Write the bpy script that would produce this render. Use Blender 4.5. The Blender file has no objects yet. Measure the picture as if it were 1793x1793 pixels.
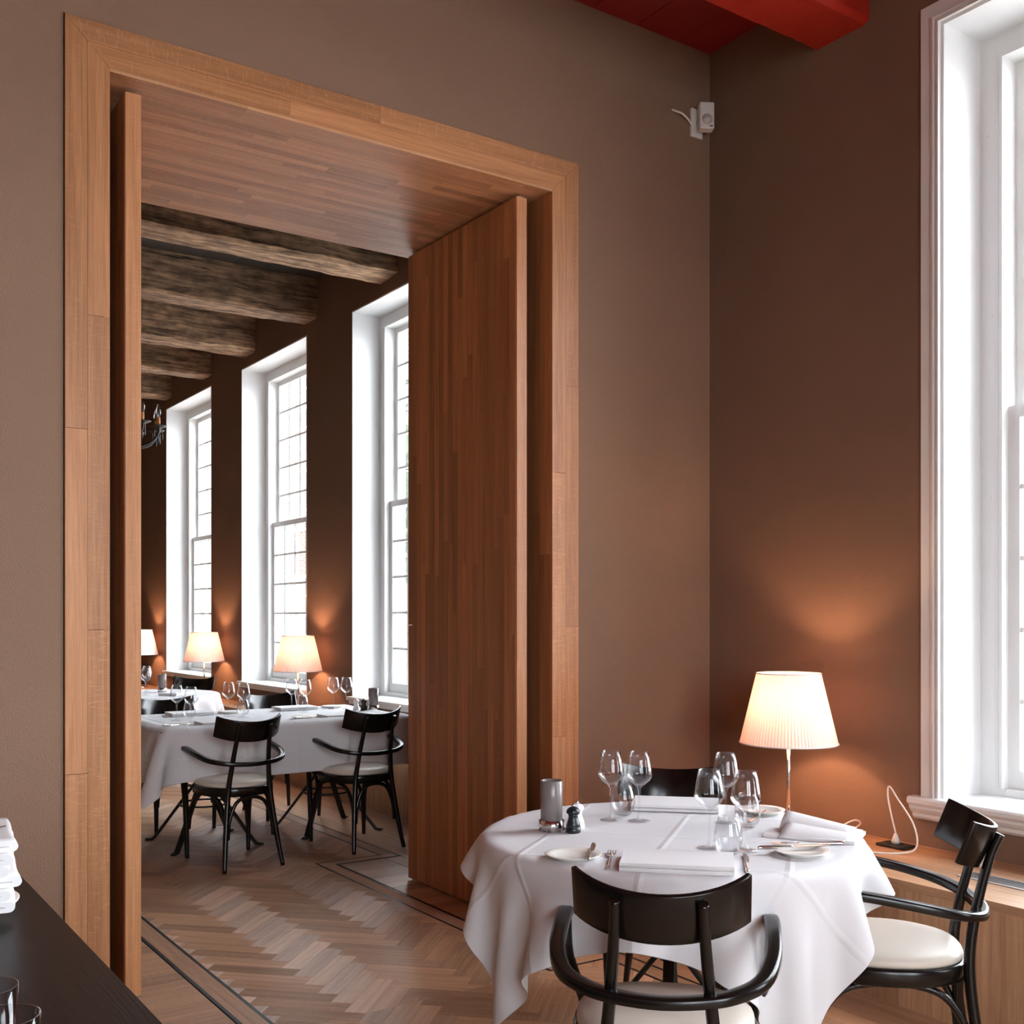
import bpy, math, random
import numpy as np
from mathutils import Vector, Matrix

# ------------------------------------------------------------------ camera, sky, exposure
SC = bpy.context.scene
COL = SC.collection
H_CAM = 1.40
YAW = math.radians(34.2)
F_PX = 1906.0
HORIZON = 1078.0
cam_d = bpy.data.cameras.new('camera')
cam_d.sensor_fit = 'HORIZONTAL'
cam_d.sensor_width = 36.0
cam_d.lens = F_PX / 1793.0 * 36.0
cam_d.shift_y = (HORIZON - 896.5) / 1793.0
cam_d.clip_start = 0.05
cam_d.clip_end = 300
cam = bpy.data.objects.new('camera', cam_d)
cam.location = (0, 0, H_CAM)
cam.rotation_euler = (math.pi / 2, 0, -YAW)
COL.objects.link(cam)
SC.camera = cam

SKY = 7.5
world = bpy.data.worlds.new('overcast_sky')
SC.world = world
world.use_nodes = True
wn = world.node_tree.nodes
wn['Background'].inputs[0].default_value = (0.87, 0.93, 1.0, 1)
wn['Background'].inputs[1].default_value = SKY

SC.view_settings.view_transform = 'Standard'
SC.view_settings.look = 'None'
SC.view_settings.gamma = 1.0
SC.view_settings.use_curve_mapping = False
SC.view_settings.exposure = 1.38
SC.cycles.use_denoising = True
SC.cycles.max_bounces = 14
SC.cycles.diffuse_bounces = 8
SC.cycles.glossy_bounces = 4
SC.cycles.transparent_max_bounces = 24
SC.cycles.transmission_bounces = 8
SC.cycles.sample_clamp_indirect = 6.0
SC.cycles.caustics_reflective = False
SC.cycles.caustics_refractive = False

# ------------------------------------------------------------------ room numbers (metres)
XW = 3.91            # face of the window wall
XWO = 4.36           # its outer face
YP0, YP1 = 3.98, 5.15   # partition wall
XL, YB, YE = -2.2, -3.4, 15.6
ZC, ZCF = 4.23, 4.32
WIN_W, WIN_H = 1.62, 3.165
FAR_SILL, NEAR_SILL = 0.715, 0.633
FAR_WIN = [7.265, 9.79, 12.32, 14.85]
NEAR_WIN = [1.855, -0.70]
ADDED_FRONT_WIN = [-1.25, 0.75]  # added unseen windows behind the camera, to bring daylight onto the partition wall
LEFT_WIN = []

# sky portals in the window openings only steer the sampling of the sky, they give no light
for yc, zs in [(y, FAR_SILL) for y in FAR_WIN[:4]] + [(y, NEAR_SILL) for y in NEAR_WIN]:
    if yc > 14: continue
    ld = bpy.data.lights.new('sky_portal', 'AREA')
    ld.shape = 'RECTANGLE'; ld.size = WIN_H; ld.size_y = WIN_W
    ld.cycles.is_portal = True
    lo = bpy.data.objects.new('sky_portal', ld)
    lo.location = (XWO + 0.02, yc, zs + WIN_H / 2)
    lo.rotation_euler = (0, math.radians(90), 0)
    COL.objects.link(lo)
for xc in ADDED_FRONT_WIN:
    ld = bpy.data.lights.new('sky_portal', 'AREA')
    ld.shape = 'RECTANGLE'; ld.size = WIN_W; ld.size_y = WIN_H
    ld.cycles.is_portal = True
    lo = bpy.data.objects.new('sky_portal', ld)
    lo.location = (xc, YB - .47, NEAR_SILL + WIN_H / 2)
    lo.rotation_euler = (math.radians(90), 0, 0)
    COL.objects.link(lo)

for yc in LEFT_WIN:
    ld = bpy.data.lights.new('sky_portal', 'AREA')
    ld.shape = 'RECTANGLE'; ld.size = WIN_H; ld.size_y = WIN_W
    ld.cycles.is_portal = True
    lo = bpy.data.objects.new('sky_portal', ld)
    lo.location = (XL - .47, yc, NEAR_SILL + WIN_H / 2)
    lo.rotation_euler = (0, math.radians(-90), 0)
    COL.objects.link(lo)

# ------------------------------------------------------------------ materials
M = {}
def nmat(name):
    m = bpy.data.materials.new(name); m.use_nodes = True
    nt = m.node_tree; bs = nt.nodes['Principled BSDF']
    M[name] = m
    return m, nt, bs
def N(nt, typ, **kw):
    n = nt.nodes.new(typ)
    for k, v in kw.items():
        if k == 'ins':
            for a, b in v.items(): n.inputs[a].default_value = b
        else: setattr(n, k, v)
    return n
def L(nt, a, ao, b, bi): nt.links.new(a.outputs[ao], b.inputs[bi])
def ramp(nt, stops):
    r = nt.nodes.new('ShaderNodeValToRGB'); e = r.color_ramp.elements
    e[0].position, e[0].color = stops[0][0], (*stops[0][1], 1)
    e[1].position, e[1].color = stops[-1][0], (*stops[-1][1], 1)
    for p, c in stops[1:-1]:
        q = e.new(p); q.color = (*c, 1)
    return r
def simple(name, col, rough=.5, metal=0, bump=None, spec=.5, coat=0):
    m, nt, bs = nmat(name)
    bs.inputs['Base Color'].default_value = (*col, 1)
    bs.inputs['Roughness'].default_value = rough
    bs.inputs['Metallic'].default_value = metal
    bs.inputs['Specular IOR Level'].default_value = spec
    bs.inputs['Coat Weight'].default_value = coat
    if bump:
        tc = N(nt, 'ShaderNodeTexCoord'); no = N(nt, 'ShaderNodeTexNoise', ins={'Scale': bump[0], 'Detail': 4})
        L(nt, tc, 'Object', no, 'Vector')
        bp = N(nt, 'ShaderNodeBump', ins={'Strength': bump[1], 'Distance': bump[2]})
        L(nt, no, 'Fac', bp, 'Height'); L(nt, bp, 'Normal', bs, 'Normal')
    return m
def wood(name, dark, light, rough=.4, fleck=0.0, vary=.35, gscale=(1.2, 38), spec=.5, bump=.15, aniso=0, crack=0):
    """grain runs along U of the UV map; attribute 'rnd' tints each piece"""
    m, nt, bs = nmat(name)
    uv = N(nt, 'ShaderNodeUVMap'); at = N(nt, 'ShaderNodeAttribute', attribute_name='rnd')
    off = N(nt, 'ShaderNodeCombineXYZ')
    mu = N(nt, 'ShaderNodeMath', operation='MULTIPLY', ins={1: 37.0}); L(nt, at, 'Fac', mu, 0)
    L(nt, mu, 0, off, 0); L(nt, mu, 0, off, 1); L(nt, mu, 0, off, 2)
    add = N(nt, 'ShaderNodeVectorMath', operation='ADD'); L(nt, uv, 'UV', add, 0); L(nt, off, 0, add, 1)
    mp = N(nt, 'ShaderNodeMapping', ins={'Scale': (gscale[0], gscale[1], 1)}); L(nt, add, 0, mp, 'Vector')
    n1 = N(nt, 'ShaderNodeTexNoise', ins={'Scale': 1.0, 'Detail': 5, 'Roughness': .62, 'Distortion': .6}); L(nt, mp, 0, n1, 'Vector')
    mp2 = N(nt, 'ShaderNodeMapping', ins={'Scale': (gscale[0] * 6, gscale[1] * 7, 1)}); L(nt, add, 0, mp2, 'Vector')
    n2 = N(nt, 'ShaderNodeTexNoise', ins={'Scale': 1.0, 'Detail': 3}); L(nt, mp2, 0, n2, 'Vector')
    r1 = ramp(nt, [(.3, dark), (.7, light)]); L(nt, n1, 'Fac', r1, 0)
    r2 = ramp(nt, [(.35, (.72, .70, .68)), (.6, (1, 1, 1))]); L(nt, n2, 'Fac', r2, 0)
    mx = N(nt, 'ShaderNodeMixRGB', blend_type='MULTIPLY', ins={0: .6}); L(nt, r1, 0, mx, 1); L(nt, r2, 0, mx, 2)
    mr = N(nt, 'ShaderNodeMapRange', ins={'To Min': 1 - vary, 'To Max': 1 + vary * .7}); L(nt, at, 'Fac', mr, 'Value')
    hs = N(nt, 'ShaderNodeHueSaturation'); L(nt, mx, 0, hs, 'Color'); L(nt, mr, 0, hs, 'Value')
    out = hs
    if crack:
        mp5 = N(nt, 'ShaderNodeMapping', ins={'Scale': (1.6, 34, 1)}); L(nt, add, 0, mp5, 'Vector')
        n5 = N(nt, 'ShaderNodeTexNoise', ins={'Scale': 1.0, 'Detail': 6, 'Roughness': .7, 'Distortion': .3}); L(nt, mp5, 0, n5, 'Vector')
        r5 = ramp(nt, [(.36, (.12, .10, .09)), (.43, (1, 1, 1))]); L(nt, n5, 'Fac', r5, 0)
        mp6 = N(nt, 'ShaderNodeMapping', ins={'Scale': (9, 14, 1)}); L(nt, add, 0, mp6, 'Vector')
        n6 = N(nt, 'ShaderNodeTexNoise', ins={'Scale': 1.0, 'Detail': 4}); L(nt, mp6, 0, n6, 'Vector')
        r6 = ramp(nt, [(.35, (.5, .47, .45)), (.62, (1.15, 1.1, 1.05))]); L(nt, n6, 'Fac', r6, 0)
        m5 = N(nt, 'ShaderNodeMixRGB', blend_type='MULTIPLY', ins={0: crack}); L(nt, hs, 0, m5, 1); L(nt, r5, 0, m5, 2)
        m6 = N(nt, 'ShaderNodeMixRGB', blend_type='MULTIPLY', ins={0: .8}); L(nt, m5, 0, m6, 1); L(nt, r6, 0, m6, 2)
        out = m6
    if fleck:
        mp3 = N(nt, 'ShaderNodeMapping', ins={'Scale': (52, 9, 1)}); L(nt, add, 0, mp3, 'Vector')
        n3 = N(nt, 'ShaderNodeTexNoise', ins={'Scale': 1.0, 'Detail': 2, 'Distortion': 3.0}); L(nt, mp3, 0, n3, 'Vector')
        r3 = ramp(nt, [(.56, (0, 0, 0)), (.66, (fleck,) * 3)]); L(nt, n3, 'Fac', r3, 0)
        gt = N(nt, 'ShaderNodeMath', operation='PINGPONG', ins={1: .5})
        m7 = N(nt, 'ShaderNodeMath', operation='MULTIPLY', ins={1: 7.3}); L(nt, at, 'Fac', m7, 0); L(nt, m7, 0, gt, 0)
        mm = N(nt, 'ShaderNodeMath', operation='MULTIPLY'); L(nt, r3, 0, mm, 0); L(nt, gt, 0, mm, 1)
        m4 = N(nt, 'ShaderNodeMixRGB', ins={2: (min(1, light[0] * 1.7), min(1, light[1] * 1.9), min(1, light[2] * 2.2), 1)})
        L(nt, mm, 0, m4, 0); L(nt, hs, 0, m4, 1); out = m4
    L(nt, out, 0, bs, 'Base Color')
    bs.inputs['Roughness'].default_value = rough
    bs.inputs['Specular IOR Level'].default_value = spec
    if aniso:
        bs.inputs['Anisotropic'].default_value = aniso; bs.inputs['Anisotropic Rotation'].default_value = .25
        tg = N(nt, 'ShaderNodeTangent', direction_type='UV_MAP'); L(nt, tg, 0, bs, 'Tangent')
    bp = N(nt, 'ShaderNodeBump', ins={'Strength': bump, 'Distance': .002}); L(nt, n2, 'Fac', bp, 'Height'); L(nt, bp, 'Normal', bs, 'Normal')
    return m

def wall_mat(name, col, fine, fstr, mott=.12):
    m, nt, bs = nmat(name)
    tc = N(nt, 'ShaderNodeTexCoord')
    n0 = N(nt, 'ShaderNodeTexNoise', ins={'Scale': 1.3, 'Detail': 4}); L(nt, tc, 'Object', n0, 'Vector')
    r = ramp(nt, [(.3, tuple(c * (1 - mott) for c in col)), (.7, tuple(c * (1 + mott) for c in col))]); L(nt, n0, 'Fac', r, 0)
    L(nt, r, 0, bs, 'Base Color')
    n1 = N(nt, 'ShaderNodeTexNoise', ins={'Scale': fine, 'Detail': 3}); L(nt, tc, 'Object', n1, 'Vector')
    n2 = N(nt, 'ShaderNodeTexNoise', ins={'Scale': 9.0, 'Detail': 5, 'Distortion': .8}); L(nt, tc, 'Object', n2, 'Vector')
    b1 = N(nt, 'ShaderNodeBump', ins={'Strength': fstr, 'Distance': .003}); L(nt, n1, 'Fac', b1, 'Height')
    b2 = N(nt, 'ShaderNodeBump', ins={'Strength': .12, 'Distance': .02}); L(nt, n2, 'Fac', b2, 'Height'); L(nt, b1, 'Normal', b2, 'Normal')
    L(nt, b2, 'Normal', bs, 'Normal')
    bs.inputs['Roughness'].default_value = .75
    bs.inputs['Specular IOR Level'].default_value = .25

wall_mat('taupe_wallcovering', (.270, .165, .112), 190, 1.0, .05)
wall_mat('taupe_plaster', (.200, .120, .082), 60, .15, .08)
wood('oak', (.40, .170, .070), (.60, .285, .130), rough=.38, fleck=.34, vary=.18)
wood('oak_door', (.30, .110, .040), (.46, .195, .080), rough=.38, fleck=.2, vary=.30)
wood('oak_soffit', (.54, .270, .135), (.71, .390, .210), rough=.48, fleck=.3, vary=.26, spec=.35)
wood('oak_floor', (.40, .235, .140), (.60, .385, .250), rough=.40, fleck=.25, vary=.28, aniso=.75)
wood('oak_bench', (.40, .215, .115), (.56, .33, .19), rough=.4, fleck=.2, vary=.18)
wood('dark_stained_wood', (.006, .003, .0028), (.017, .009, .008), rough=.38, vary=.2, spec=.16)
wood('old_beam', (.06, .032, .018), (.62, .40, .25), rough=.9, vary=.15, gscale=(2.2, 24), bump=1.0, crack=.9)
simple('dark_joint', (.03, .017, .010), .7)
simple('inlay_ebony', (.012, .012, .018), .4)
simple('white_paint', (.76, .76, .755), .35)
simple('white_plaster', (.78, .785, .79), .6, bump=(14, .08, .01))
simple('black_lacquer', (.006, .0045, .004), .22, spec=.42)
simple('red_paint', (.42, .026, .014), .28, bump=(7, .35, .02))
simple('red_boards', (.24, .012, .010), .45, bump=(9, .2, .01))
simple('dark_boards', (.045, .035, .028), .8, bump=(9, .3, .01))
simple('cream_leather', (.68, .61, .53), .42, bump=(90, .06, .002))
simple('china', (.82, .80, .75), .18)
simple('steel', (.78, .77, .75), .16, metal=1)
simple('chrome', (.85, .85, .86), .06, metal=1)
simple('cast_iron', (.012, .011, .010), .4)
simple('aluminium', (.62, .63, .64), .35, metal=1)
simple('black_grinder', (.010, .014, .018), .3)
simple('white_grinder', (.85, .85, .86), .3)
simple('white_plastic', (.72, .70, .68), .4)
simple('sensor_lens', (.50, .47, .45), .25)
simple('blue_logo', (.03, .04, .16), .5)
simple('black_plastic', (.015, .014, .013), .45)
simple('white_cord', (.80, .76, .72), .45)
simple('candle_wax', (.8, .76, .68), .5)
simple('grey_smoked_glass', (.19, .16, .152), .22)
simple('candle_sleeve', (.55, .22, .07), .6)
simple('dark_slot', (.02, .02, .02), .8)
simple('paving', (.42, .41, .39), .9)
simple('tree_leaf', (.035, .06, .025), .7)
simple('bark', (.09, .07, .05), .9)
simple('roof_tile', (.20, .09, .06), .8)

def linen():
    m, nt, bs = nmat('linen')
    bs.inputs['Base Color'].default_value = (.83, .825, .85, 1)
    bs.inputs['Roughness'].default_value = .7
    bs.inputs['Specular IOR Level'].default_value = .2
    tc = N(nt, 'ShaderNodeTexCoord'); uv = N(nt, 'ShaderNodeUVMap')
    n0 = N(nt, 'ShaderNodeTexNoise', ins={'Scale': 7, 'Detail': 3}); L(nt, tc, 'Object', n0, 'Vector')
    sp = N(nt, 'ShaderNodeSeparateXYZ'); L(nt, uv, 'UV', sp, 0)
    prev = None
    b0 = N(nt, 'ShaderNodeBump', ins={'Strength': .22, 'Distance': .02}); L(nt, n0, 'Fac', b0, 'Height'); prev = b0
    for ax in (0, 1):                    # ironed fold lines
        pp = N(nt, 'ShaderNodeMath', operation='PINGPONG', ins={1: .165}); L(nt, sp, ax, pp, 0)
        mr = N(nt, 'ShaderNodeMapRange', ins={'From Min': .0, 'From Max': .012, 'To Min': 1, 'To Max': 0}); L(nt, pp, 0, mr, 'Value')
        b = N(nt, 'ShaderNodeBump', ins={'Strength': .35, 'Distance': .006}); L(nt, mr, 0, b, 'Height'); L(nt, prev, 'Normal', b, 'Normal'); prev = b
    L(nt, prev, 'Normal', bs, 'Normal')
    tr = N(nt, 'ShaderNodeBsdfTranslucent', ins={'Color': (.8, .78, .78, 1)})
    mx = N(nt, 'ShaderNodeMixShader', ins={0: .18}); L(nt, bs, 0, mx, 1); L(nt, tr, 0, mx, 2)
    L(nt, mx, 0, nt.nodes['Material Output'], 'Surface')
linen()
simple('napkin_linen', (.80, .795, .81), .7, bump=(25, .12, .01), spec=.2)

def thin_glass(name, tint, gain, rough=0.0):
    """thin sheet: Schlick reflection the same from both sides, the rest passes straight through"""
    m, nt, bs = nmat(name); nt.nodes.remove(bs)
    lw = N(nt, 'ShaderNodeLayerWeight', ins={'Blend': .5})
    pw = N(nt, 'ShaderNodeMath', operation='POWER', ins={1: 3.0}); L(nt, lw, 'Facing', pw, 0)
    ma = N(nt, 'ShaderNodeMath', operation='MULTIPLY_ADD', ins={1: .9 * gain, 2: .05 * gain}); ma.use_clamp = True; L(nt, pw, 0, ma, 0)
    tr = N(nt, 'ShaderNodeBsdfTransparent', ins={'Color': (*tint, 1)})
    gl = N(nt, 'ShaderNodeBsdfGlossy', ins={'Roughness': rough})
    mx = N(nt, 'ShaderNodeMixShader'); L(nt, ma, 0, mx, 0); L(nt, tr, 0, mx, 1); L(nt, gl, 0, mx, 2)
    L(nt, mx, 0, nt.nodes['Material Output'], 'Surface')
thin_glass('window_glass', (.985, .99, .985), .7)
thin_glass('clear_glass', (.975, .98, .985), .85)

def shade_mat():
    m, nt, bs = nmat('pleated_shade')
    bs.inputs['Base Color'].default_value = (.86, .80, .76, 1); bs.inputs['Roughness'].default_value = .8
    tr = N(nt, 'ShaderNodeBsdfTranslucent', ins={'Color': (.82, .64, .63, 1)})
    mx = N(nt, 'ShaderNodeMixShader', ins={0: .145}); L(nt, bs, 0, mx, 1); L(nt, tr, 0, mx, 2)
    L(nt, mx, 0, nt.nodes['Material Output'], 'Surface')
shade_mat()
def emit(name, col, s):
    m, nt, bs = nmat(name)
    bs.inputs['Base Color'].default_value = (*col, 1)
    bs.inputs['Emission Color'].default_value = (*col, 1); bs.inputs['Emission Strength'].default_value = s
emit('bulb_lit', (1.0, .55, .31), 205)

def brick_mat():
    m, nt, bs = nmat('brick_facade')
    tc = N(nt, 'ShaderNodeTexCoord'); sp = N(nt, 'ShaderNodeSeparateXYZ'); L(nt, tc, 'Object', sp, 0)
    ad = N(nt, 'ShaderNodeMath', operation='ADD'); L(nt, sp, 0, ad, 0); L(nt, sp, 1, ad, 1)
    cb = N(nt, 'ShaderNodeCombineXYZ'); L(nt, ad, 0, cb, 0); L(nt, sp, 2, cb, 1)
    br = N(nt, 'ShaderNodeTexBrick', ins={'Color1': (.085, .038, .028, 1), 'Color2': (.13, .062, .045, 1), 'Mortar': (.20, .18, .16, 1), 'Scale': 1.0, 'Mortar Size': .012, 'Brick Width': .22, 'Row Height': .075})
    L(nt, cb, 0, br, 'Vector'); L(nt, br, 'Color', bs, 'Base Color'); bs.inputs['Roughness'].default_value = .9
brick_mat()

# ------------------------------------------------------------------ mesh helpers
RND = random.Random(7)
class MB:
    """collects faces (with UV along the grain and a per-piece random) and links ONE mesh object"""
    def __init__(s): s.v = []; s.f = []; s.uv = []; s.r = []; s.sm = []
    def face(s, idx, uvs=None, r=.5, smooth=False):
        s.f.append(idx); s.uv.append(uvs or [(0, 0)] * len(idx)); s.r.append(r); s.sm.append(smooth)
    def box(s, x0, x1, y0, y1, z0, z1, grain='x', r=None, bev=0.0):
        r = RND.random() if r is None else r
        pts = [(x0, y0, z0), (x1, y0, z0), (x1, y1, z0), (x0, y1, z0), (x0, y0, z1), (x1, y0, z1), (x1, y1, z1), (x0, y1, z1)]
        b = len(s.v); s.v += pts
        gi = 'xyz'.index(grain); o = [i for i in range(3) if i != gi]
        for q in ((3, 2, 1, 0), (4, 5, 6, 7), (0, 1, 5, 4), (2, 3, 7, 6), (1, 2, 6, 5), (3, 0, 4, 7)):
            s.face([b + i for i in q], [(pts[i][gi], pts[i][o[0]] + pts[i][o[1]]) for i in q], r)
        return s
    def prism(s, poly, a0, a1, axis='z', grain=(1, 0), r=None):
        """polygon (2-D) pushed along an axis; grain is a direction in the polygon plane"""
        r = RND.random() if r is None else r
        def P(p, a):
            return {'z': (p[0], p[1], a), 'y': (p[0], a, p[1]), 'x': (a, p[0], p[1])}[axis]
        n = len(poly); b = len(s.v)
        s.v += [P(p, a0) for p in poly] + [P(p, a1) for p in poly]
        g = grain; uv = [(p[0] * g[0] + p[1] * g[1], -p[0] * g[1] + p[1] * g[0]) for p in poly]
        s.face([b + i for i in reversed(range(n))], [uv[i] for i in reversed(range(n))], r)
        s.face([b + n + i for i in range(n)], uv, r)
        for i in range(n):
            j = (i + 1) % n
            s.face([b + i, b + j, b + n + j, b + n + i], [uv[i], uv[j], (uv[j][0], uv[j][1] + a1 - a0), (uv[i][0], uv[i][1] + a1 - a0)], r)
        return s
    def lathe(s, prof, n=24, c=(0, 0, 0), close=True, r=.5, wob=None):
        b = len(s.v); m = len(prof)
        for (rr, z) in prof:
            for k in range(n):
                a = 2 * math.pi * k / n; w = wob(k, z) if wob else 1
                s.v.append((c[0] + rr * w * math.cos(a), c[1] + rr * w * math.sin(a), c[2] + z))
        for i in range(m - 1):
            for k in range(n):
                k2 = (k + 1) % n
                s.face([b + i * n + k, b + i * n + k2, b + (i + 1) * n + k2, b + (i + 1) * n + k],
                       [(i, k / n)] * 4, r, True)
        if close:
            if prof[0][0] > 1e-4: s.face([b + k for k in reversed(range(n))], None, r)
            if prof[-1][0] > 1e-4: s.face([b + (m - 1) * n + k for k in range(n)], None, r)
        return s
    def tube(s, path, rad, n=10, up=None, cap=True, r=.5, sub=6, spline=True):
        """rad: number | list per point | (w,h) section with up vector"""
        pts = [Vector(p) for p in path]
        flat = isinstance(rad, tuple)
        rl = [rad] * len(pts) if (flat or not isinstance(rad, list)) else rad
        if spline and len(pts) > 2:
            out = []; ro = []
            for i in range(len(pts) - 1):
                p0 = pts[max(0, i - 1)]; p1 = pts[i]; p2 = pts[i + 1]; p3 = pts[min(len(pts) - 1, i + 2)]
                for k in range(sub):
                    t = k / sub
                    out.append(.5 * ((2 * p1) + (p2 - p0) * t + (2 * p0 - 5 * p1 + 4 * p2 - p3) * t * t + (3 * p1 - p0 - 3 * p2 + p3) * t ** 3))
                    ro.append(rl[i] if flat else rl[i] * (1 - t) + rl[i + 1] * t)
            out.append(pts[-1]); ro.append(rl[-1]); pts, rl = out, ro
        b = len(s.v); m = len(pts)
        prevn = None
        for i, p in enumerate(pts):
            t = (pts[min(m - 1, i + 1)] - pts[max(0, i - 1)]).normalized()
            if up is not None: nn = Vector(up)
            elif prevn is None: nn = Vector((0, 0, 1)) if abs(t.z) < .9 else Vector((1, 0, 0))
            else: nn = prevn
            nn = (nn - t * nn.dot(t)).normalized(); prevn = nn
            bb = t.cross(nn)
            for k in range(n):
                a = 2 * math.pi * (k + .5) / n
                if flat:
                    w, h = rl[i]; ca, sa = math.cos(a), math.sin(a)
                    e = .45
                    q = p + bb * (w / 2 * math.copysign(abs(ca) ** e, ca)) + nn * (h / 2 * math.copysign(abs(sa) ** e, sa))
                else:
                    q = p + bb * (rl[i] * math.cos(a)) + nn * (rl[i] * math.sin(a))
                s.v.append(tuple(q))
        for i in range(m - 1):
            for k in range(n):
                k2 = (k + 1) % n
                s.face([b + i * n + k, b + i * n + k2, b + (i + 1) * n + k2, b + (i + 1) * n + k], [(i * .03, k / n)] * 4, r, True)
        if cap:
            s.face([b + k for k in reversed(range(n))], None, r); s.face([b + (m - 1) * n + k for k in range(n)], None, r)
        return s
    def grid(s, P, uvs=None, smooth=True, r=.5):
        nx, ny = P.shape[:2]; b = len(s.v)
        s.v += [tuple(p) for p in P.reshape(-1, 3)]
        for i in range(nx - 1):
            for j in range(ny - 1):
                q = [(i, j), (i + 1, j), (i + 1, j + 1), (i, j + 1)]
                s.face([b + a * ny + c for a, c in q], [uvs[a, c] for a, c in q] if uvs is not None else None, r, smooth)
        return s
    def mesh(s, name, mat):
        me = bpy.data.meshes.new(name)
        me.from_pydata(s.v, [], s.f)
        me.polygons.foreach_set('use_smooth', s.sm)
        uvl = me.uv_layers.new(name='UVMap')
        uvl.data.foreach_set('uv', [c for f in s.uv for p in f for c in (float(p[0]), float(p[1]))])
        at = me.attributes.new('rnd', 'FLOAT', 'FACE'); at.data.foreach_set('value', s.r)
        me.materials.append(M[mat]); me.update()
        return me
    def build(s, name, mat, parent=None):
        o = bpy.data.objects.new(name, s.mesh(name, mat)); COL.objects.link(o)
        if parent: o.parent = parent
        return o
def obj(name, me, parent=None, loc=(0, 0, 0), rz=0):
    o = bpy.data.objects.new(name, me); COL.objects.link(o); o.parent = parent
    o.location = loc; o.rotation_euler = (0, 0, rz); return o
def bevel(o, w=.004, seg=2):
    m = o.modifiers.new('bevel', 'BEVEL'); m.width = w; m.segments = seg; m.limit_method = 'ANGLE'; return o
def empty(name, loc=(0, 0, 0), rz=0):
    o = bpy.data.objects.new(name, None); COL.objects.link(o); o.location = loc; o.rotation_euler = (0, 0, rz)
    o.empty_display_size = .1; return o
def tag(o, label=None, cat=None, group=None, kind=None):
    if label: o['label'] = label
    if cat: o['category'] = cat
    if group: o['group'] = group
    if kind: o['kind'] = kind
    return o
KIDS = {}
def copy_tree(o, parent=None):
    c = o.copy(); COL.objects.link(c)
    if parent is not None: c.parent = parent
    for ch in list(o.children): copy_tree(ch, c)
    return c
def place(proto, used, loc, rz, label, group=None, cat=None):
    """first call moves the prototype itself, later calls copy it with its parts"""
    if not used: o = proto; used.append(1)
    else: o = copy_tree(proto)
    o.location = loc; o.rotation_euler = (0, 0, rz)
    tag(o, label, cat, group)
    return o

# ------------------------------------------------------------------ walls and ceilings
def wall_cells(ax0, ax1, z0, z1, holes):
    xs = sorted({ax0, ax1, *[h[0] for h in holes], *[h[1] for h in holes]})
    zs = sorted({z0, z1, *[h[2] for h in holes], *[h[3] for h in holes]})
    for i in range(len(xs) - 1):
        run = []
        for k in range(len(zs) - 1):
            cx, cz = (xs[i] + xs[i + 1]) / 2, (zs[k] + zs[k + 1]) / 2
            if any(h[0] < cx < h[1] and h[2] < cz < h[3] for h in holes): 
                continue
            yield xs[i], xs[i + 1], zs[k], zs[k + 1]
holes = [(y - WIN_W / 2, y + WIN_W / 2, FAR_SILL, FAR_SILL + WIN_H) for y in FAR_WIN[:3]] + \
        [(y - WIN_W / 2, y + WIN_W / 2, NEAR_SILL, NEAR_SILL + WIN_H) for y in NEAR_WIN]
w = MB()
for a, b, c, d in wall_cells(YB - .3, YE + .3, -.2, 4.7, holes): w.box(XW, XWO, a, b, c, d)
tag(w.build('wall_right', 'taupe_plaster'), kind='structure')
FX0, FX1, FZ = .835, 3.07, 3.48      # outside of the oak surround
w = MB()
for a, b, c, d in wall_cells(XL, XW, -.2, 4.7, [(FX0 - .004, FX1 + .004, -.3, FZ + .004)]): w.box(a, b, YP0, YP1, c, d)
tag(w.build('wall_back', 'taupe_wallcovering'), kind='structure')
w = MB()
for a, b, c, d in wall_cells(YB - .45, YE + .3, -.2, 4.7, [(y - WIN_W / 2, y + WIN_W / 2, NEAR_SILL, NEAR_SILL + WIN_H) for y in LEFT_WIN]): w.box(XL - .45, XL, a, b, c, d)
tag(w.build('wall_left', 'taupe_wallcovering'), kind='structure')
w = MB()
for a, b, c, d in wall_cells(XL, XW, -.2, 4.7, [(x - WIN_W / 2, x + WIN_W / 2, NEAR_SILL, NEAR_SILL + WIN_H) for x in ADDED_FRONT_WIN]): w.box(a, b, YB - .45, YB, c, d)
tag(w.build('wall_front', 'taupe_wallcovering'), kind='structure')
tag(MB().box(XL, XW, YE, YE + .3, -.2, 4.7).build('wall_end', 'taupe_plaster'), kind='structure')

def ceiling(name, y0, y1, z, mat):
    c = tag(MB().box(XL, XW, y0, y1, z + .02, z + .12).build(name, 'dark_joint'), kind='structure')
    x = XL
    while x < XW - .01:
        x1 = min(x + .268, XW)
        MB().box(x + .002, x1 - .002, y0, y1, z, z + .02, 'y').build('ceiling_board', mat, c)
        x = x1
ceiling('ceiling', YB, YP0, ZC, 'red_boards')
ceiling('ceiling', YP1, YE, ZCF, 'dark_boards')

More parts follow.
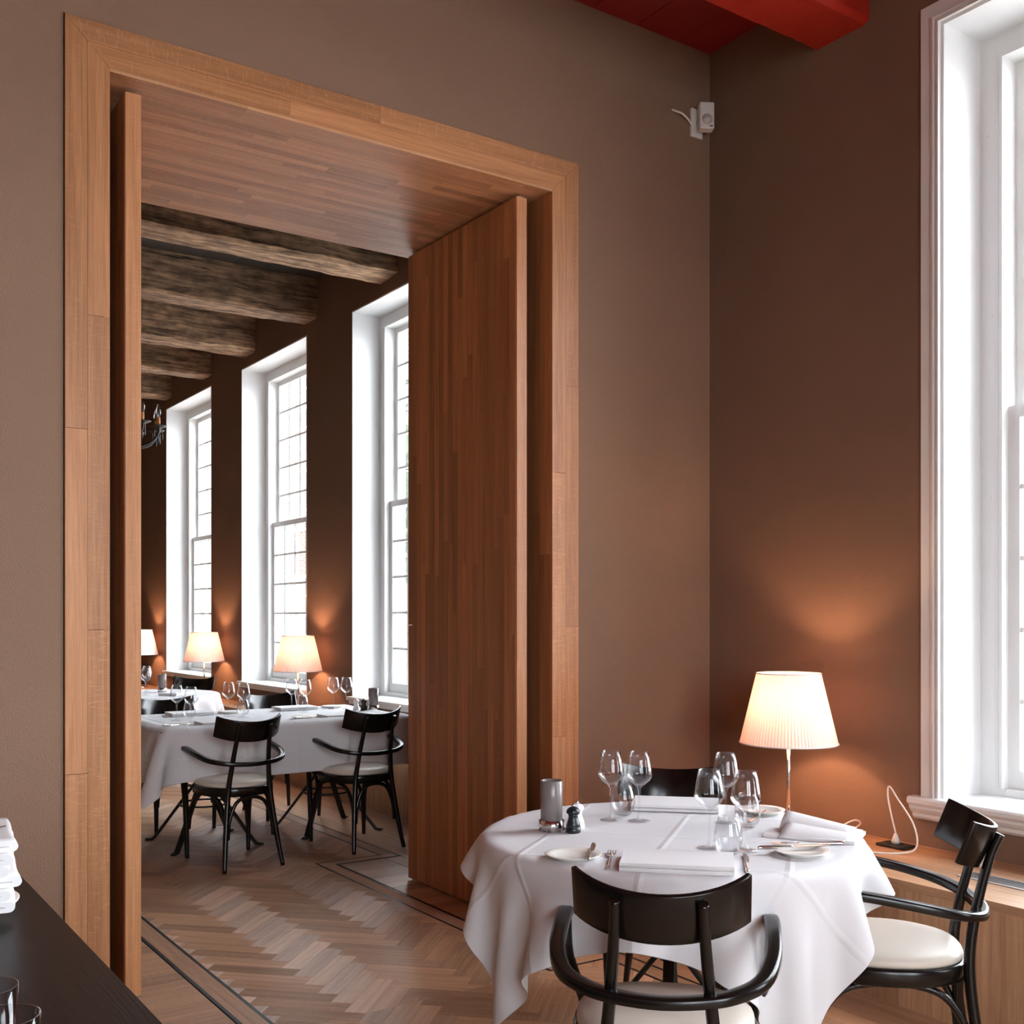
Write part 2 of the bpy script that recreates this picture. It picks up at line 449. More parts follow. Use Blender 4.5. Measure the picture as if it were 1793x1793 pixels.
def hewn_beam(w, h, x0, x1, amp, mat, seed):
    rng = np.random.default_rng(seed); n = 110
    xs = np.linspace(x0, x1, n)
    def sm(k):
        a = rng.normal(0, 1, n); ker = np.ones(k) / k
        return np.convolve(np.pad(a, k, mode='edge'), ker, 'same')[k:-k] * math.sqrt(k)
    c = .022
    sec = [(-w / 2, h), (-w / 2, h * .5), (-w / 2, c), (-w / 2 + c, 0), (0, 0), (w / 2 - c, 0), (w / 2, c), (w / 2, h * .5), (w / 2, h)]
    offs = [(sm(7) * amp * .22 + sm(2) * amp * .22, sm(7) * amp * .22 + sm(2) * amp * .22) for _ in sec]
    m = MB(); k = len(sec)
    for i in range(n):
        for j, (y, z) in enumerate(sec):
            f = 0 if j in (0, k - 1) else 1
            m.v.append((xs[i], y + offs[j][0][i] * f, z + offs[j][1][i] * f))
    run = [0]
    for j in range(1, k): run.append(run[-1] + math.hypot(sec[j][0] - sec[j - 1][0], sec[j][1] - sec[j - 1][1]))
    for i in range(n - 1):
        for j in range(k - 1):
            q = [(i, j), (i, j + 1), (i + 1, j + 1), (i + 1, j)]
            m.face([a * k + b for a, b in q], [(xs[a], run[b]) for a, b in q], (seed * .37) % 1)
    m.face([j for j in range(k)]); m.face([(n - 1) * k + j for j in reversed(range(k))])
    return m.mesh('ceiling_beam', mat)
near_lab = ['glossy red painted ceiling beam running to the wall above the table lamp',
            'red painted ceiling beam over the tall window with moulded casing',
            'red painted ceiling beam behind the dining corner']
for i, (yc, lab) in enumerate(zip((3.166, 1.70, .23), near_lab)):
    o = obj('ceiling_beam', hewn_beam(.30, .28, XL, XW, .006, 'red_paint', 11 + i), None, (0, yc, 3.96)); tag(o, lab, 'beam', 'red ceiling beams')
ordn = ['nearest the oak doorway', 'second from the oak doorway', 'third from the oak doorway', 'fourth from the oak doorway', 'fifth from the oak doorway', 'sixth from the oak doorway', 'above the far end of the further room']
for i, yc in enumerate((6.02, 7.45, 8.91, 10.37, 11.66, 13.08, 14.5)):
    o = obj('ceiling_beam', hewn_beam(.30, .345, XL, XW, .012, 'old_beam', 31 + i), None, (0, yc, 3.985))
    tag(o, 'weathered hewn timber ceiling beam, ' + ordn[i], 'beam', 'old timber beams in the further room')

# ------------------------------------------------------------------ parquet floor
floor = tag(MB().box(XL, XW, YB, YE, -.12, -.006).build('floor', 'dark_joint'), kind='structure')
def clip(poly, x0, x1, y0, y1):
    for ax, lim, sgn in ((0, x0, 1), (0, x1, -1), (1, y0, 1), (1, y1, -1)):
        out = []
        for i in range(len(poly)):
            a, b = poly[i], poly[(i + 1) % len(poly)]
            da, db = (a[ax] - lim) * sgn, (b[ax] - lim) * sgn
            if da >= 0: out.append(a)
            if da * db < 0:
                t = da / (da - db); out.append((a[0] + (b[0] - a[0]) * t, a[1] + (b[1] - a[1]) * t))
        poly = out
        if len(poly) < 3: return None
    ar = sum(poly[i][0] * poly[(i + 1) % len(poly)][1] - poly[(i + 1) % len(poly)][0] * poly[i][1] for i in range(len(poly))) / 2
    return poly if ar > 4e-5 else None
BL, BW, GAP = .363, .0815, .0005
fields = [(1.425, 2.532, 3.4601, 5.7099), (XL, 2.812, YB, 3.46), (XL, 2.932, 5.71, YE)]
S2 = math.sqrt(.5)
blocks = []
def rot(p): return (1.73 + (p[0] - p[1]) * S2, (p[0] + p[1]) * S2)
for m_ in range(-10, 8):
    for k in range(-70, 150):
        ox, oy = m_ * BL, -m_ * BL
        for hz in (0, 1):
            if hz: q = (k * BW + ox, k * BW + ox + BL, k * BW + oy, (k + 1) * BW + oy); g = (S2, S2)
            else: q = ((k - 1) * BW + ox, k * BW + ox, k * BW + oy, k * BW + oy + BL); g = (-S2, S2)
            P4 = [rot(p) for p in ((q[0] + GAP, q[2] + GAP), (q[1] - GAP, q[2] + GAP), (q[1] - GAP, q[3] - GAP), (q[0] + GAP, q[3] - GAP))]
            for fl in fields:
                c = clip(P4, *fl)
                if c: blocks.append((c, g))
def in_view(x, y):
    t = x * math.sin(YAW) + y * math.cos(YAW)
    if t < .5: return False
    u = 896.5 + F_PX * (x * math.cos(YAW) - y * math.sin(YAW)) / t; v = HORIZON + F_PX * H_CAM / t
    return 200 < u < 1793 and v < 1800
def cen(p): return sum(a[0] for a in p) / len(p), sum(a[1] for a in p) / len(p)
blocks.sort(key=lambda b: (not in_view(*cen(b[0])), math.hypot(*cen(b[0]))))
rest = MB()
for i, (p, g) in enumerate(blocks):
    r = RND.random()
    if i < 298: MB().prism(p, -.006, 0, 'z', g, r).build('parquet_block', 'oak_floor', floor)
    else: rest.prism(p, -.006, 0, 'z', g, r)
tag(rest.build('parquet_blocks', 'oak_floor', floor), kind='stuff')
# straight boards outside the inlay, running up to the walls
def boards(x0, x1, y0, y1, along, wid):
    a = y0 if along == 'x' else x0; e = y1 if along == 'x' else x1
    n = max(1, round((e - a) / wid)); st = (e - a) / n
    for i in range(n):
        b0, b1 = a + i * st + GAP, a + (i + 1) * st - GAP
        if along == 'x': MB().box(x0, x1, b0, b1, -.006, 0, 'x').build('floor_board', 'oak_floor', floor)
        else: MB().box(b0, b1, y0, y1, -.006, 0, 'y').build('floor_board', 'oak_floor', floor)
boards(.985, 1.315, 3.56, 5.61, 'x', .105); boards(2.64, 2.92, 3.56, 5.61, 'x', .105)
boards(2.925, XW, 3.565, YP0, 'x', .105); boards(XL, .985, 3.565, YP0, 'x', .105)
boards(3.035, XW, 5.15, 5.61, 'x', .115); boards(XL, .985, 5.15, 5.61, 'x', .115)
boards(2.915, XW, YB, 3.56, 'y', .11); boards(3.035, XW, 5.615, YE, 'y', .11)
boards(2.925, 3.03, 5.15, 5.61, 'x', .115)
# band between the two dark inlay lines
bands = [(1.335, 1.411, 3.54, 5.63, 'y'), (2.546, 2.62, 3.54, 5.63, 'y'), (2.546, 2.905, 3.472, 3.538, 'x'), (2.826, 2.905, YB, 3.47, 'y'),
         (2.546, 3.02, 5.632, 5.698, 'x'), (2.946, 3.02, 5.70, YE, 'y'), (XL, 1.411, 3.472, 3.538, 'x'), (XL, 1.411, 5.632, 5.698, 'x')]
for x0, x1, y0, y1, g in bands: MB().box(x0, x1, y0, y1, -.006, 0, g).build('border_board', 'oak_floor', floor)
W2 = .014
def inlay(x0, x1, y0, y1): MB().box(x0, x1, y0, y1, -.006, .0003, 'x').build('inlay_strip', 'inlay_ebony', floor)
inlay(1.411, 1.425, 3.46, 5.71); inlay(1.321, 1.335, 3.55, 5.62)
inlay(2.532, 2.546, 3.46, 5.71); inlay(2.62, 2.634, 3.55, 5.62)
inlay(2.546, 2.812, 3.458, 3.472); inlay(2.634, 2.905, 3.538, 3.552)
inlay(2.812, 2.826, YB, 3.472); inlay(2.905, 2.919, YB, 3.552)
inlay(2.546, 2.932, 5.698, 5.712); inlay(2.634, 3.02, 5.618, 5.632)
inlay(2.932, 2.946, 5.698, YE); inlay(3.02, 3.034, 5.618, YE)
inlay(XL, 1.411, 3.458, 3.472); inlay(XL, 1.321, 3.538, 3.552); inlay(XL, 1.411, 5.698, 5.712); inlay(XL, 1.321, 5.618, 5.632)

# ------------------------------------------------------------------ oak door surround and the two folded-back leaves
JX0, JX1, JZ = .985, 2.92, 3.32
YF = 3.972
trim = tag(empty('trim_1', ((JX0 + JX1) / 2, YF, 0)), kind='structure')
def tr_part(mb, name, mat):
    o = mb.build(name, mat); o.parent = trim; o.matrix_parent_inverse = Matrix.Translation(-trim.location); return o
tr_part(MB().box(FX0, JX0 - .02, YF + .02, YP1, 0, FZ).box(JX1 + .02, FX1, YF + .02, YP1, 0, FZ).box(JX0 - .02, JX1 + .02, YF + .02, YP1, JZ + .02, FZ), 'backing', 'dark_joint')
mw = (JX0 - FX0) / 2; G = .0005
for side in (0, 1):
    for j in (0, 1):                       # two staves to the jamb, mitred into the head
        o0, o1 = j * mw, (j + 1) * mw
        cuts = [[0, .85, 2.05, None], [0, 1.35, 2.45, None]][(j + side) % 2]
        for a, b in zip(cuts[:-1], cuts[1:]):
            za = a + (0.001 if a else .0)
            zo, zi = (b, b) if b else (FZ - o0, FZ - o1)
            pl = [(FX0 + o0 + G, za), (FX0 + o1 - G, za), (FX0 + o1 - G, zi - G), (FX0 + o0 + G, zo - G)]
            if side: pl = [(FX0 + FX1 - x, z) for x, z in reversed(pl)]
            tr_part(MB().prism(pl, YF + .02, YF, 'y', (0, 1)), 'stave', 'oak')
for j in (0, 1):
    o0, o1 = j * mw, (j + 1) * mw
    cuts = [[0, .95, 1.62, 1], [0, .62, 1.75, 1]][j]
    xs = [None, 2.05, None] if j == 0 else [None, 1.66, None]
    for a, b in zip(xs[:-1], xs[1:]):
        xa_o, xa_i = (a, a) if a else (FX0 + o0, FX0 + o1)
        xb_o, xb_i = (b, b) if b else (FX1 - o0, FX1 - o1)
        pl = [(xa_o + G, FZ - o0 - G), (xa_i + G, FZ - o1 + G), (xb_i - G, FZ - o1 + G), (xb_o - G, FZ - o0 - G)]
        tr_part(MB().prism(pl, YF + .02, YF, 'y', (1, 0)), 'stave', 'oak')
def staves(rng, total, lo, hi):
    c = [0.0]
    while c[-1] < total: c.append(c[-1] + rng.uniform(lo, hi))
    c[-1] = total
    if len(c) > 2 and c[-1] - c[-2] < .12: c.pop(-2)
    return c
rng = random.Random(3)
ny = 25; st = (YP1 - YF - .0) / ny
for i in range(ny):                        # head lining
    c = staves(rng, JX1 - JX0, .35, 1.0); sh = rng.uniform(0, .3)
    for a, b in zip(c[:-1], c[1:]):
        tr_part(MB().box(JX0 + a + G, JX0 + b - G, YF + i * st + G, YF + (i + 1) * st - G, JZ + rng.uniform(0, .0004), JZ + .02, 'x'), 'stave', 'oak_soffit')
for side in (0, 1):
    for i in range(12):
        s2 = (YP1 - YF) / 12
        c = staves(rng, JZ, 1.2, 2.6)
        for a, b in zip(c[:-1], c[1:]):
            x0, x1 = ((JX0 - .02, JX0) if side == 0 else (JX1, JX1 + .02))
            tr_part(MB().box(x0, x1, YF + i * s2 + G, YF + (i + 1) * s2 - G, a + G, b - G, 'z'), 'stave', 'oak_door')
def door(n, x0, x1, y0, y1, xo):
    d = tag(empty('door_%d' % n, ((x0 + x1) / 2, (y0 + y1) / 2, 0)), kind='structure')
    def put(mb, name, mat):
        o = mb.build(name, mat); o.parent = d; o.matrix_parent_inverse = Matrix.Translation(-d.location); return o
    z0, z1 = .014, 3.30
    nc = 22; y0b = y0 + .012; s_ = (y1 - y0b) / nc
    put(MB().box(x0 + .0015, x1 - .0015, y0, y0b - G, z0, z1, 'z', r=.93), 'edge_strip', 'oak')
    for i in range(nc):
        c = staves(rng, z1 - z0, .55, 1.9)
        for a, b in zip(c[:-1], c[1:]):
            e = rng.uniform(0, .0003)
            put(MB().box(x0 + e, x1 - e, y0b + i * s_ + G * .6, y0b + (i + 1) * s_ - G * .6, z0 + a + G * .6, z0 + b - G * .6, 'z'), 'stave', 'oak_door')
    yy = y1 - .05
    put(MB().box(x0 + .012, x1 - .012, yy - .03, yy + .03, 3.30, JZ, 'y'), 'pivot_plate', 'steel')
    put(MB().box(x0 + .012, x1 - .012, yy - .03, yy + .03, 0, z0, 'y'), 'pivot_plate', 'steel')
    put(MB().box(x0 + .018, x1 - .018, y0 + .004, y0 + .03, 3.30, 3.308, 'y'), 'catch', 'steel')
door(1, 1.057, 1.116, 4.05, 5.06, 0)
door(2, 2.788, 2.845, 4.065, 5.08, 0)

# ------------------------------------------------------------------ sash windows
def make_window(cased):
    w_ = empty('window_1')
    hw, hh = WIN_W / 2, WIN_H
    def put(mb, name, mat='white_paint', p=None): return mb.build(name, mat, p or w_)
    put(MB().box(-.001, .25, -hw, -hw + .012, 0, hh), 'reveal', 'white_plaster'); put(MB().box(-.001, .25, hw - .012, hw, 0, hh), 'reveal', 'white_plaster')
    put(MB().box(-.001, .25, -hw + .012, hw - .012, hh - .012, hh), 'reveal', 'white_plaster')
    iw = hw - .012
    if cased: put(MB().box(-.012, .25, -iw, iw, 0, .028), 'sill_board')
    else: put(bevel(MB().box(-.055, .25, -hw - .0, hw + .0, -.0, .03).build('sill_board', 'white_paint', w_), .008) and MB().box(-.03, -.002, -hw, hw, -.03, -.001), 'sill_moulding')
    fw = .105
    f0, f1 = .25, .43
    put(MB().box(f0, f1, -iw, -iw + fw, .028, hh - .012), 'frame_post'); put(MB().box(f0, f1, iw - fw, iw, .028, hh - .012), 'frame_post')
    put(MB().box(f0, f1, -iw + fw, iw - fw, hh - .012 - fw, hh - .012), 'frame_head'); put(MB().box(f0, f1, -iw + fw, iw - fw, .0, .06), 'frame_sill')
    sw = iw - fw                      # sash half width
    zt = hh - .012 - fw
    for s in (-1, 1):                 # staff beads and screw caps
        put(MB().box(f0 - .012, f0 + .002, min(s * sw, s * (sw + .014)), max(s * sw, s * (sw + .014)), .06, zt + .014), 'bead')
        put(MB().box(f0 - .007, f0 + .002, min(s * (sw + .018), s * (sw + .026)), max(s * (sw + .018), s * (sw + .026)), .06, zt + .02), 'bead')
        for z in (.45, 1.25, 2.0, 2.75):
            put(MB().lathe([(.0075, 0), (.0055, .003), (0.0001, .0035)], 10, close=False), 'screw_cap').matrix_local = Matrix.Translation((f0, s * (sw + .06 + .012 * math.sin(z * 5)), z)) @ Matrix.Rotation(-math.pi / 2, 4, 'Y')
    put(MB().box(f0 - .012, f0 + .002, -sw, sw, zt, zt + .014), 'bead')
    def sash(x0, x1, z0, z1, br, tr):
        m = MB(); stl = .048; mu = .020; nc, nr = 5, 5
        m.box(x0, x1, -sw, -sw + stl, z0, z1).box(x0, x1, sw - stl, sw, z0, z1)
        a, b, c, d = -sw + stl, sw - stl, z0 + br, z1 - tr
        m.box(x0, x1, a, b, z0, c).box(x0, x1, a, b, d, z1)
        pw, ph = (b - a - (nc - 1) * mu) / nc, (d - c - (nr - 1) * mu) / nr
        for i in range(1, nc): m.box(x0 + .004, x1 - .006, a + i * (pw + mu) - mu, a + i * (pw + mu), c, d)
        for i in range(1, nr): m.box(x0 + .005, x1 - .005, a, b, c + i * (ph + mu) - mu, c + i * (ph + mu))
        so = put(m, 'sash')
        xm = (x0 + x1) / 2
        pm = MB().box(xm - .002, xm + .002, -pw / 2, pw / 2, -ph / 2, ph / 2).mesh('pane', 'window_glass')
        for i in range(nc):
            for j in range(nr):
                obj('pane', pm, so, (0, a + i * (pw + mu) + pw / 2, c + j * (ph + mu) + ph / 2))
    zm = 1.60
    sash(.335, .378, zm - .03, zt, .055, .045)
    sash(.284, .327, .06, zm + .025, .075, .05)
    # sash box cheek beside the recess
    if cased:
        cw = .088
        prof = [(0, .010), (.050, .010), (.052, .018), (.062, .020), (.066, .012), (.074, .014), (.080, .022), (cw, .022)]
        zb = .0
        for s in (-1, 1):
            pl = [(y, -t) for y, t in prof]
            poly = [(s * (hw + cw - p[0]), p[1]) for p in pl] + [(s * (hw - .0), 0), (s * (hw + cw), 0)]
            b_ = MB(); n = len(poly)
            # extrude along z with mitred top
            for k, (yy, xx) in enumerate(poly): b_.v.append((xx, yy, zb))
            for k, (yy, xx) in enumerate(poly): b_.v.append((xx, yy, hh + (abs(yy) - hw)))
            for k in range(n):
                q = [k, (k + 1) % n, n + (k + 1) % n, n + k]
                b_.face(q if s < 0 else q[::-1], None, .5)
            put(b_, 'casing')
        b_ = MB(); poly = [(hh + cw - y, -t) for y, t in prof] + [(hh, 0), (hh + cw, 0)]; n = len(poly)
        for k, (zz, xx) in enumerate(poly): b_.v.append((xx, -(hw + zz - hh), zz))
        for k, (zz, xx) in enumerate(poly): b_.v.append((xx, (hw + zz - hh), zz))
        for k in range(n): b_.face([k, (k + 1) % n, n + (k + 1) % n, n + k], None, .5)
        put(b_, 'casing')
        # moulded sill nosing
        pr = [(0, .028), (-.055, .028), (-.062, .020), (-.062, .004), (-.055, -.004), (-.047, -.008), (-.046, -.020), (-.036, -.034), (-.024, -.042), (-.022, -.056), (-.012, -.066), (0, -.070)]
        put(MB().prism([(x, z) for x, z in pr], -(hw + cw + .03), hw + cw + .03, 'y'), 'sill_nosing')
    return w_
wf = make_window(False)
for i, y in enumerate(FAR_WIN[:3]):
    o = wf if i == 0 else copy_tree(wf)
    o.name = 'window_%d' % (i + 1); o.location = (XW, y, FAR_SILL); tag(o, kind='structure')
wn_ = make_window(True)
for i, y in enumerate(NEAR_WIN):
    o = wn_ if i == 0 else copy_tree(wn_)
    o.name = 'window_%d' % (i + 4); o.location = (XW, y, NEAR_SILL); tag(o, kind='structure')
for i, x in enumerate(ADDED_FRONT_WIN):  # the added windows, invented to brighten the partition wall
    o = copy_tree(wn_); o.name = 'window_%d' % (i + 6); o.location = (x, YB, NEAR_SILL); o.rotation_euler = (0, 0, -math.pi / 2); tag(o, kind='structure')
for i, y in enumerate(LEFT_WIN):
    o = copy_tree(wn_); o.name = 'window_%d' % (i + 8); o.location = (XL, y, NEAR_SILL); o.rotation_euler = (0, 0, math.pi); tag(o, kind='structure')

# ------------------------------------------------------------------ window benches
NB = .455; FB = .53
def bench(x0, x1, y0, y1, z, label, slots):
    b = tag(empty('window_bench', ((x0 + x1) / 2, (y0 + y1) / 2, 0)), label, 'bench')
    def put(mb, name, mat):
        o = mb.build(name, mat); o.parent = b; o.matrix_parent_inverse = Matrix.Translation(-b.location); return o
    put(MB().box(x0 + .03, x1, y0 + .002, y1 - .002, 0, z - .03, 'y'), 'carcass', 'dark_joint')
    nb = 4; s_ = (x1 - x0) / nb
    for i in range(nb):
        c = staves(rng, y1 - y0, 1.0, 2.2)
        for a, e in zip(c[:-1], c[1:]): put(MB().box(x0 + i * s_ + G, x0 + (i + 1) * s_ - G, y0 + a + G, y0 + e - G, z - .03, z, 'y'), 'top_board', 'oak_bench')
    n = round((y1 - y0) / .30); s2 = (y1 - y0) / n
    for i in range(n): put(MB().box(x0 + .008, x0 + .03, y0 + i * s2 + G, y0 + (i + 1) * s2 - G, .0, z - .031, 'z'), 'front_board', 'oak_bench')
    for ya, yb in slots:
        xa = x0 + (x1 - x0) * .38
        g = put(MB().box(xa, xa + .10, ya, yb, z, z + .004, 'y'), 'grille', 'aluminium')
        for k in range(5):
            xx = xa + .014 + k * .0165
            q = MB().box(xx, xx + .008, ya + .012, yb - .012, z + .0041, z + .0048, 'y').build('slot', 'dark_slot', g)
    return b
bench(3.335, XW - .001, YB + .05, YP0 - .002, NB, 'oak clad window bench with a metal grille along the near dining room wall', [(.75, 2.36)])
bench(3.595, XW - .001, YP1 + .003, YE - .01, FB, 'oak window bench under the windows of the room beyond the doors', [(6.5, 8.0)])

# ------------------------------------------------------------------ bentwood armchairs
def make_chair():
    t = empty('armchair')
    def outline(k, sc=1.0):
        a = 2 * math.pi * k / 36; c, s = math.cos(a), math.sin(a)
        x = .215 * math.copysign(abs(c) ** .8, c) * (1 + .10 * s); y = .212 * math.copysign(abs(s) ** .85, s)
        return x * sc, y * sc
    def loft(rings):
        m = MB(); n = 36
        for sc, z in rings:
            for k in range(n):
                x, y = outline(k, sc); m.v.append((x, y, z))
        for i in range(len(rings) - 1):
            for k in range(n):
                k2 = (k + 1) % n; m.face([i * n + k, i * n + k2, (i + 1) * n + k2, (i + 1) * n + k], None, .5, True)
        m.face(list(reversed(range(n)))); m.face([(len(rings) - 1) * n + k for k in range(n)], None, .5, True)
        return m
    loft([(.97, .398), (1.0, .402), (1.0, .440), (.985, .446), (.95, .447)]).build('seat_frame', 'black_lacquer', t)
    loft([(.94, .447), (.965, .455), (.955, .466), (.90, .477), (.75, .487), (.5, .493), (.2, .495)]).build('seat_cushion', 'cream_leather', t)
    for s in (-1, 1):
        MB().tube([(s * .172, -.268, 0), (s * .150, -.232, .18), (s * .124, -.203, .42), (s * .107, -.220, .58), (s * .095, -.258, .73), (s * .092, -.287, .803)],
                  [.0115, .0150, .0155, .0140, .0125, .0115], 12).build('rear_leg', 'black_lacquer', t)
        MB().tube([(s * .188, .232, 0), (s * .190, .238, .16), (s * .197, .234, .32), (s * .214, .214, .42), (s * .236, .178, .49), (s * .249, .154, .56), (s * .251, .148, .648)],
                  [.0115, .015, .017, .0165, .0155, .0145, .0135], 12).build('front_leg', 'black_lacquer', t)
    half = [(.246, .226, .628), (.250, .202, .645), (.253, .150, .654), (.252, .060, .648), (.245, -.060, .628), (.218, -.158, .606), (.166, -.212, .593), (.103, -.239, .585)]
    path = half + [(0, -.253, .581)] + [(-x, y, z) for x, y, z in reversed(half)]
    MB().tube(path, (.038, .026), 12, up=(0, 0, 1), sub=5).build('arm_rail', 'black_lacquer', t)
    # curved back panel
    tilt = math.radians(21); sag, hc = .098, .195; R = (hc * hc + sag * sag) / (2 * sag); A = math.asin(hc / R)
    hh_, th = .061, .013; m = MB(); n = 20
    ax = Vector((0, -math.sin(tilt), math.cos(tilt))); pf = Vector((0, math.cos(tilt), math.sin(tilt)))
    cen_ = Vector((0, -.274, .758))
    for i in range(n + 1):
        a = -A + 2 * A * i / n
        for rr in (R, R - th):
            base = cen_ + Vector((rr * math.sin(a), 0, 0)) + pf * (R - rr * math.cos(a))
            e = .0025
            for hv in (-hh_, hh_): m.v.append(tuple(base + ax * (hv + (.006 if hv > 0 else 0) * math.cos(a) * 0)))
    for i in range(n):
        b, c = i * 4, (i + 1) * 4
        for p, q in ((0, 1), (1, 3), (3, 2), (2, 0)): m.face([b + p, c + p, c + q, b + q], None, .5, True)
    m.face([0, 1, 3, 2]); m.face([n * 4 + k for k in (0, 2, 3, 1)])
    o = m.build('backrest', 'black_lacquer', t); bevel(o, .003, 2)
    # bent brackets under the seat
    fl = {(1, 1): (.192, .235), (-1, 1): (-.192, .235), (1, -1): (.147, -.228), (-1, -1): (-.147, -.228)}
    for p, q in (((1, 1), (1, -1)), ((-1, 1), (-1, -1)), ((1, 1), (-1, 1)), ((1, -1), (-1, -1))):
        a, b = Vector((*fl[p], 0)), Vector((*fl[q], 0)); d = b - a; e = d.normalized() * .014
        inn = Vector((-(a + b).x, -(a + b).y, 0)); inn = inn.normalized() * .012 if inn.length > .01 else inn
        pts = []
        for f, z in ((0, .17), (.03, .26), (.16, .355), (.35, .390), (.65, .390), (.84, .355), (.97, .26), (1, .17)):
            pts.append(tuple(a + e + (d - 2 * e) * f + inn * min(1, z / .35) + Vector((0, 0, z))))
        MB().tube(pts, .0105, 10).build('bentwood_bracket', 'black_lacquer', t)
    return t
chair, cu = make_chair(), []
def put_chair(x, y, fx, fy, label, group=None):
    return place(chair, cu, (x, y, 0), math.atan2(-fx, fy), label, group, 'chair')
TC = (2.205, 2.41)
put_chair(1.73, 1.91, .70, .71, 'black bentwood armchair with cream seat at round table, its back to the sideboard')
put_chair(2.65, 1.985, -.68, .73, 'black bentwood armchair with cream seat between round table and oak window bench')
put_chair(2.62, 2.87, -.7, -.71, 'black bentwood armchair behind round table, facing the pepper grinder, beside the table lamp')
put_chair(2.182, 6.03, -.06, 1, 'black bentwood armchair tucked under long table, on the doorway side, away from windows', 'chairs along the long table')
put_chair(2.97, 6.07, -.07, 1, 'black bentwood armchair tucked under long table, on the doorway side, next to windows', 'chairs along the long table')
put_chair(2.22, 7.27, 0, -1, 'black bentwood armchair across the long table facing the doorway, away from windows', 'chairs along the long table')
put_chair(2.98, 7.30, 0, -1, 'black bentwood armchair across the long table facing the doorway, under the first lamp', 'chairs along the long table')
put_chair(3.05, 9.68, -.66, -.75, 'black bentwood armchair behind the far round table under the second lamp')

# ------------------------------------------------------------------ tables and cloths
def make_pedestal(t, apex):
    MB().lathe([(.030, apex - .06), (.030, .70), (.055, .712), (.055, .722)], 20).build('column', 'cast_iron', t)
    m = MB()
    for k in range(36):
        a = 2 * math.pi * k / 36
    pts = [(.145 * math.cos(2 * math.pi * k / 32), .145 * math.sin(2 * math.pi * k / 32), .245) for k in range(33)]
    MB().tube(pts, .006, 8, spline=False, cap=False).build('spreader_ring', 'cast_iron', t)
    for k in range(4):
        a = math.pi / 4 + k * math.pi / 2; c, s = math.cos(a), math.sin(a)
        lg = MB().tube([(.0 * c, .0 * s, apex), (.15 * c, .15 * s, .25), (.325 * c, .325 * s, .03), (.352 * c, .352 * s, .012), (.385 * c, .385 * s, .008)], (.036, .014), 8,
                  up=(c * .8, s * .8, .6), sub=5)
        lg.build('leg', 'cast_iron', t)
def round_table(x, y, label):
    t = tag(empty('round_table', (x, y, 0)), label, 'table')
    make_pedestal(t, .44)
    MB().lathe([(.0001, .722), (.533, .722), (.544, .728), (.544, .740), (.538, .7465), (.0001, .7465)], 64, close=False).build('tabletop', 'oak_bench', t)
    return t
round_table(*TC, 'round pedestal table under a white cloth beside the oak window bench')
round_table(2.58, 9.13, 'round pedestal table under a white cloth beyond the long table')
for i, (x, y) in enumerate(((2.2, 6.615), (3.015, 6.615))):
    t = tag(empty('dining_table', (x, y, 0)), ['square pedestal table, half of the long table, away from windows', 'square pedestal table, half of the long table, next to windows'][i], 'table', 'tables pushed together')
    make_pedestal(t, .44)
    MB().box(-.400, .400, -.475, .475, .722, .7465, 'x').build('tabletop', 'oak_bench', t)

def drape(sx, sy, h, zt, push, off, steps, iters, seed):
    nx = int(round(sx / h)) + 1; ny = int(round(sy / h)) + 1
    gx, gy = np.meshgrid(np.linspace(-sx / 2, sx / 2, nx), np.linspace(-sy / 2, sy / 2, ny), indexing='ij')
    P0 = np.stack([gx, gy, np.zeros_like(gx)], -1)
    P = P0.copy(); P[..., 0] += off[0]; P[..., 1] += off[1]; P[..., 2] = zt
    P[..., 2] += np.random.default_rng(seed).normal(0, .002, (nx, ny))
    V = np.zeros_like(P); dt = 1 / 60.; cons = []
    for di, dj, k in ((1, 0, 1), (0, 1, 1), (1, 1, .6), (1, -1, .6), (2, 0, .25), (0, 2, .25), (4, 0, .15), (0, 4, .15)):
        a = (slice(max(0, -di), nx - max(0, di)), slice(max(0, -dj), ny - max(0, dj)))
        b = (slice(max(0, di), nx + min(0, di)), slice(max(0, dj), ny + min(0, dj)))
        cons.append((a, b, np.linalg.norm(P0[b] - P0[a], axis=-1), k))
    for s in range(steps):
        V[..., 2] -= 5.0 * dt; V *= .96
        Q = P + V * dt
        for it in range(iters):
            for a, b, d, k in cons:
                D = Q[b] - Q[a]; Ln = np.linalg.norm(D, axis=-1) + 1e-9; C = Ln - d
                if k < .5: C = np.minimum(C, 0)
                c = D * ((C / Ln * .25 * k)[..., None]); Q[a] += c; Q[b] -= c
            push(Q, zt)
        V = (Q - P) / dt; P = Q
    return P, P0[..., :2]
def disc(R):
    def f(Q, zt):
        r = np.hypot(Q[..., 0], Q[..., 1]); low = Q[..., 2] < zt
        top = low & (r < R) & (Q[..., 2] > zt - .03); Q[..., 2][top] = zt
        side = low & (r < R + .004) & ~top; g = (R + .004) / np.maximum(r, 1e-6)
        Q[..., 0][side] *= g[side]; Q[..., 1][side] *= g[side]
    return f
def rect(hx, hy):
    def f(Q, zt):
        x, y, z = Q[..., 0], Q[..., 1], Q[..., 2]
        ins = (abs(x) < hx) & (abs(y) < hy) & (z < zt); top = ins & (z > zt - .03); z[top] = zt
        s = ins & ~top; sx = s & (hx - abs(x) < hy - abs(y)); sy = s & ~sx
        x[sx] = np.sign(x[sx]) * hx; y[sy] = np.sign(y[sy]) * hy
    return f
ZT = .755
def cloth(sx, sy, h, push, off, steps, iters, seed):
    P, UV = drape(sx, sy, h, ZT, push, off, steps, iters, seed)
    return MB().grid(P, UV).mesh('tablecloth', 'linen')
